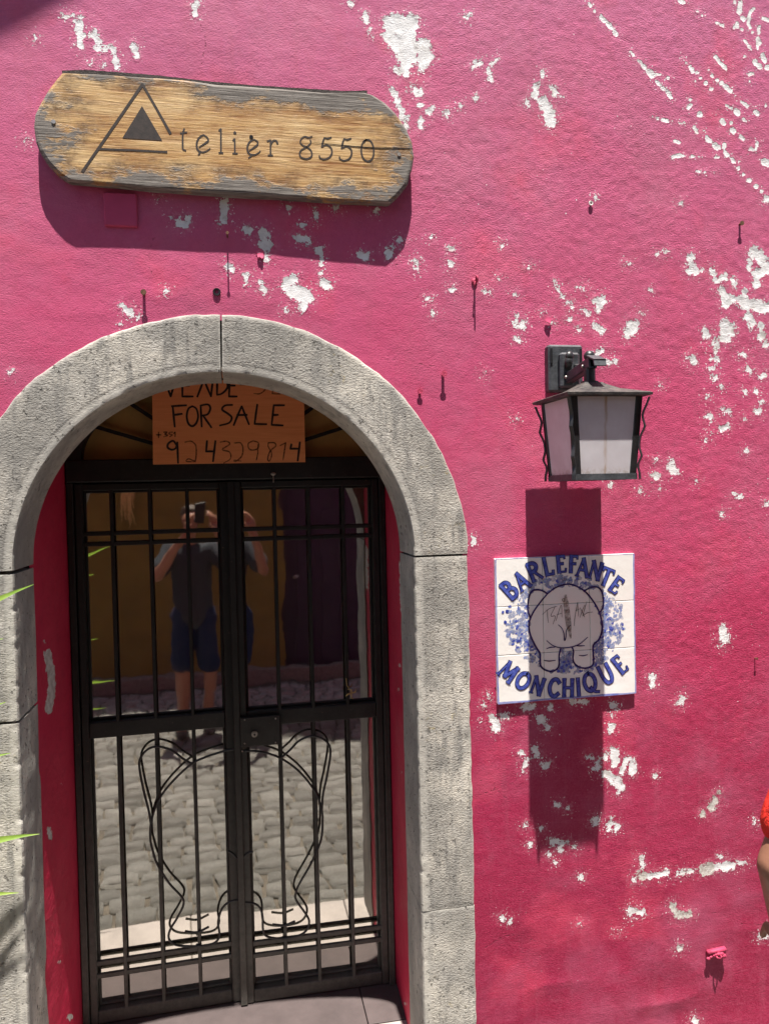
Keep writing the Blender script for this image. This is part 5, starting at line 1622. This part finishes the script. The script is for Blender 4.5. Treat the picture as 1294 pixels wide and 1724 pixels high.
def person(base, facing, joints, top, bottom, hair, label, shortsleeve=True, lean=0.0):
    """joints: dict of local positions (x to the figure's left, y forward, z up)"""
    root = empty('person', base)
    tag(root, label, 'person')
    global FIG_SIDE
    ca, sa = math.cos(facing), math.sin(facing)
    FIG_SIDE = Vector((ca, sa, 0))
    def W(p_): return (base[0]+p_[0]*ca-p_[1]*sa, base[1]+p_[0]*sa+p_[1]*ca, base[2]+p_[2])
    J = dict(pelvis=(0, 0, .95), waist=(0, 0, 1.10), chest=(0, .0, 1.28), neck0=(0, -.01, 1.42), neck=(0, 0, 1.50), jaw=(0, .035, 1.545), head=(0, .02, 1.62), crown=(0, .005, 1.685))
    for s_, n_ in ((1, 'l'), (-1, 'r')):
        J.update({n_+'sh': (s_*.165, 0, 1.395), n_+'el': (s_*.235, -.02, 1.12), n_+'wr': (s_*.25, .06, .88), n_+'hd': (s_*.25, .09, .80),
                  n_+'hip': (s_*.09, 0, .90), n_+'kn': (s_*.10, .02, .50), n_+'an': (s_*.10, -.02, .09), n_+'to': (s_*.11, .13, .035)})
    J.update(joints)
    names, edges, rad = [], [], []
    R = dict(pelvis=(.135, .10), waist=(.125, .088), chest=(.145, .10), neck0=(.07, .06), neck=(.05, .052), jaw=(.055, .062), head=(.075, .092), crown=(.055, .065))
    for n_ in 'lr':
        R.update({n_+'sh': .055, n_+'el': .040, n_+'wr': .027, n_+'hd': (.040, .018), n_+'hip': .085, n_+'kn': .056, n_+'an': .038, n_+'to': .034})
    chain = [('pelvis', 'waist'), ('waist', 'chest'), ('chest', 'neck0'), ('neck0', 'neck'), ('neck', 'jaw'), ('jaw', 'head'), ('head', 'crown')]
    for n_ in 'lr':
        chain += [('chest', n_+'sh'), (n_+'sh', n_+'el'), (n_+'el', n_+'wr'), (n_+'wr', n_+'hd'), ('pelvis', n_+'hip'), (n_+'hip', n_+'kn'), (n_+'kn', n_+'an'), (n_+'an', n_+'to')]
    pos = {k: Vector(v) for k, v in J.items()}
    # fingers: five chains from the palm
    for n_ in 'lr':
        hd, wr = pos[n_+'hd'], pos[n_+'wr']
        d = (hd-wr).normalized()
        s_ = Vector((0, 1, 0)); s_ = (s_-d*s_.dot(d)).normalized()
        inn = d.cross(s_)*(1 if n_ == 'l' else -1)
        for k, (off, L) in enumerate(((.030, .075), (.011, .085), (-.009, .080), (-.028, .062))):
            a = '%sf%da' % (n_, k); b = '%sf%db' % (n_, k)
            pos[a] = hd+s_*off+d*(L*.55)+d*.02; pos[b] = hd+s_*off*1.05+d*(L)+inn*.022+d*.012
            R[a], R[b] = .0092, .0078
            chain += [(n_+'hd', a), (a, b)]
        pos[n_+'ta'] = hd-d*.02+s_*.045+inn*.012; pos[n_+'tb'] = hd+d*.022+s_*.058+inn*.022
        R[n_+'ta'], R[n_+'tb'] = .011, .0088
        chain += [(n_+'hd', n_+'ta'), (n_+'ta', n_+'tb')]
    # nose
    pos['nose'] = pos['head']+Vector((0, .095, -.025)); R['nose'] = .012; chain += [('head', 'nose')]
    names = list(pos)
    ix = {n_: i for i, n_ in enumerate(names)}
    me = skin_mesh('body', [W(pos[n_]) for n_ in names], [(ix[a], ix[b]) for a, b in chain], [R[n_] for n_ in names], ix['pelvis'], .0065)
    link('body', me, MT['skin'], root, smooth=True)
    # shirt
    def lerp(a, b, t): return pos[a]+(pos[b]-pos[a])*t
    nd = {'h': lerp('pelvis', 'waist', -.25), 'p': pos['pelvis'], 'w': pos['waist'], 'c': pos['chest'], 'n': lerp('chest', 'neck0', .75)}
    rd_ = {'h': (.165, .128), 'p': (.160, .122), 'w': (.145, .108), 'c': (.163, .118), 'n': (.092, .078)}
    ch = [('h', 'p'), ('p', 'w'), ('w', 'c'), ('c', 'n')]
    for n_ in 'lr':
        nd[n_+'s'] = pos[n_+'sh']; nd[n_+'m'] = lerp(n_+'sh', n_+'el', .40); nd[n_+'e'] = lerp(n_+'sh', n_+'el', .70)
        rd_[n_+'s'] = .075; rd_[n_+'m'] = .070; rd_[n_+'e'] = .068
        ch += [('c', n_+'s'), (n_+'s', n_+'m'), (n_+'m', n_+'e')]
    kk = list(nd); ii = {k: i for i, k in enumerate(kk)}
    link('shirt', skin_mesh('shirt', [W(nd[k]) for k in kk], [(ii[a], ii[b]) for a, b in ch], [rd_[k] for k in kk], ii['c']), top, root, smooth=True)
    nd = {'p': pos['pelvis']+Vector((0, 0, .02))}; rd_ = {'p': (.150, .118)}; ch = []
    for n_ in 'lr':
        nd[n_+'h'] = pos[n_+'hip']; nd[n_+'m'] = lerp(n_+'hip', n_+'kn', .5); nd[n_+'k'] = lerp(n_+'hip', n_+'kn', .85)
        rd_[n_+'h'] = .102; rd_[n_+'m'] = .092; rd_[n_+'k'] = .088
        ch += [('p', n_+'h'), (n_+'h', n_+'m'), (n_+'m', n_+'k')]
    kk = list(nd); ii = {k: i for i, k in enumerate(kk)}
    link('shorts', skin_mesh('shorts', [W(nd[k]) for k in kk], [(ii[a], ii[b]) for a, b in ch], [rd_[k] for k in kk], ii['p']), bottom, root, smooth=True)
    for n_ in 'lr':
        a, t = pos[n_+'an'], pos[n_+'to']
        nd = [W(a+Vector((0, -.05, -.035))), W((a+t)/2+Vector((0, 0, -.028))), W(t+Vector((0, .03, .008)))]
        link('shoe', skin_mesh('shoe', nd, [(0, 1), (1, 2)], [(.043, .045), (.047, .040), (.036, .028)], 1), MT['shoe'], root, smooth=True)
    h = pos['head']
    nd = [W(h+Vector((0, -.045, -.03))), W(h+Vector((0, -.03, .045))), W(h+Vector((0, .03, .085))), W(h+Vector((0, -.02, .09)))]
    link('hair', skin_mesh('hair', nd, [(0, 1), (1, 3), (3, 2)], [(.072, .055), (.084, .066), (.050, .026), (.072, .045)], 1, .008), hair, root, smooth=True)
    for s_ in (-1, 1): MB().ball(W(h+Vector((s_*.031, .085, .002))), .011, 8, 6).build('eye', MT['phone'], root, smooth=True)
    mo = MB()
    mo.tube([W(h+Vector((x_, .090-abs(x_)*.5, -.062))) for x_ in (-.022, -.01, 0, .01, .022)], .004, 6)
    mo.build('mouth', MT['reddot'], root, smooth=True)
    return root

# passer-by in red at the right edge: right arm towards us, elbow bent, facing along the street
E1 = P(1268, 1462, -.75)
ez = E1[2]+.01
base = (E1[0]+.375, -.75, 0.0)
person(base, 0.0, dict(lel=(.24, .0, ez), lwr=(.26, .10, ez-.23), lhd=(.26, .13, ez-.31), lsh=(.175, 0, ez+.285),
                      rsh=(-.185, -.01, ez+.285), rel=(-.335, -.02, ez), rwr=(-.225, .11, ez-.20), rhd=(-.195, .13, ez-.27), chest=(0, 0, ez+.18), neck0=(0, -.01, ez+.32), neck=(0, .0, ez+.39), jaw=(0, .035, ez+.435), head=(0, .02, ez+.51), crown=(0, .005, ez+.575)),
       MT['redshirt'], MT['navy'], MT['hair'], 'person in a red short sleeved shirt, only the bent bare arm showing')
# the photographer, standing behind the camera and mirrored in the glass
pb = (-.10, -2.62, 0.0)
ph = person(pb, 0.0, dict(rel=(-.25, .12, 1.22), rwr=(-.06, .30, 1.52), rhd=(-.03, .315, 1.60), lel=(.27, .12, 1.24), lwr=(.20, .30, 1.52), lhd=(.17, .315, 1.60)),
            MT['white'], MT['blueshorts'], MT['hair'], 'person in shade-darkened shirt and shorts holding up a phone, mirrored in the glass')
hb_ = MB().box((pb[0]+.03, pb[1]+.345, 1.61), (pb[0]+.105, pb[1]+.354, 1.76), .003)
tag(hb_.build('phone', MT['phone'], loc=(pb[0]+.07, pb[1]+.35, 1.61)), 'black phone held up by the person in the shade-darkened shirt', 'phone')

# ------------------------------------------------------------------ house across the street (seen mirrored)
YH = -4.25
opp = empty('yellow_house', (0, YH, 0))
tag(opp, 'yellow house across the street mirrored in the door glass, with a purple arched door', 'house')
dx0, dx1, dzs, drise = .42, 1.42, 1.75, .42
NA = 20
arch_ = [((dx0+dx1)/2+(dx1-dx0)/2*math.cos(math.pi*k/NA), dzs+drise*math.sin(math.pi*k/NA)) for k in range(NA+1)]
fw = MB()
# facade left of the door, right of it, above it
fw.slab([(-5, -.05), (dx0, -.05), (dx0, dzs), (dx0, 3.3), (-5, 3.3)][::-1], YH-.3, YH)
fw.slab([(dx1, -.05), (5, -.05), (5, 3.3), (dx1, 3.3), (dx1, dzs)][::-1], YH-.3, YH)
up = [(dx0, 3.3), (dx0, dzs)] + [q_ for q_ in arch_[::-1]][1:-1] + [(dx1, dzs), (dx1, 3.3)]
fw.slab(up, YH-.3, YH)
fw.build('facade', MT['yellow'], opp)
MB().slab([(-.15, 3.31), (5, 3.31), (5, 10.6), (1.6, 10.6), (.2, 7.2), (-.15, 5.6)], YH-.32, YH-.01).build('upper_storey', MT['yellow'], opp)
MB().box((-5, YH-.5, 3.305), (-.16, YH+.10, 3.38), .01).build('roof', MT['roof'], opp)
pd = MB().slab([(dx0+.002, -.02), (dx1-.002, -.02)] + [((dx0+dx1)/2+((dx1-dx0)/2-.002)*math.cos(math.pi*k/NA), dzs+(drise-.002)*math.sin(math.pi*k/NA)) for k in range(NA+1)], YH-.16, YH-.12)
od = pd.build('door', MT['purple'], opp)
for k in range(4):
    xx = dx0+.14+k*.24
    MB().box((xx, YH-.12, .1), (xx+.18, YH-.108, dzs-.1), .004).build('door_plank', MT['purple'], od)
MB().ball((dx0+.12, YH-.09, 1.0), .03, 10, 8).build('handle', MT['steel'], od)
MB().box((-5, YH, -.02), (5, YH+.12, .12), .01).build('plinth', MT['core'], opp)
# bundle of dry palm leaves on that facade
hang = empty('straw_bundle', (-.62, YH+.06, 2.1)); tag(hang, 'bundle of dry straw hanging on the yellow house across the street', 'straw bundle')
rs = random.Random(4)
sbm = MB()
for k in range(22):
    x_ = -.64+rs.uniform(-.05, .05)
    sbm.tube([(-.64, YH+.06, 2.25), (x_, YH+.08, 2.0), (x_+rs.uniform(-.05, .05), YH+.08, rs.uniform(1.5, 1.75))], [.006, .010, .003], 5)
sbm.build('straw', MT['straw'], hang, smooth=True)
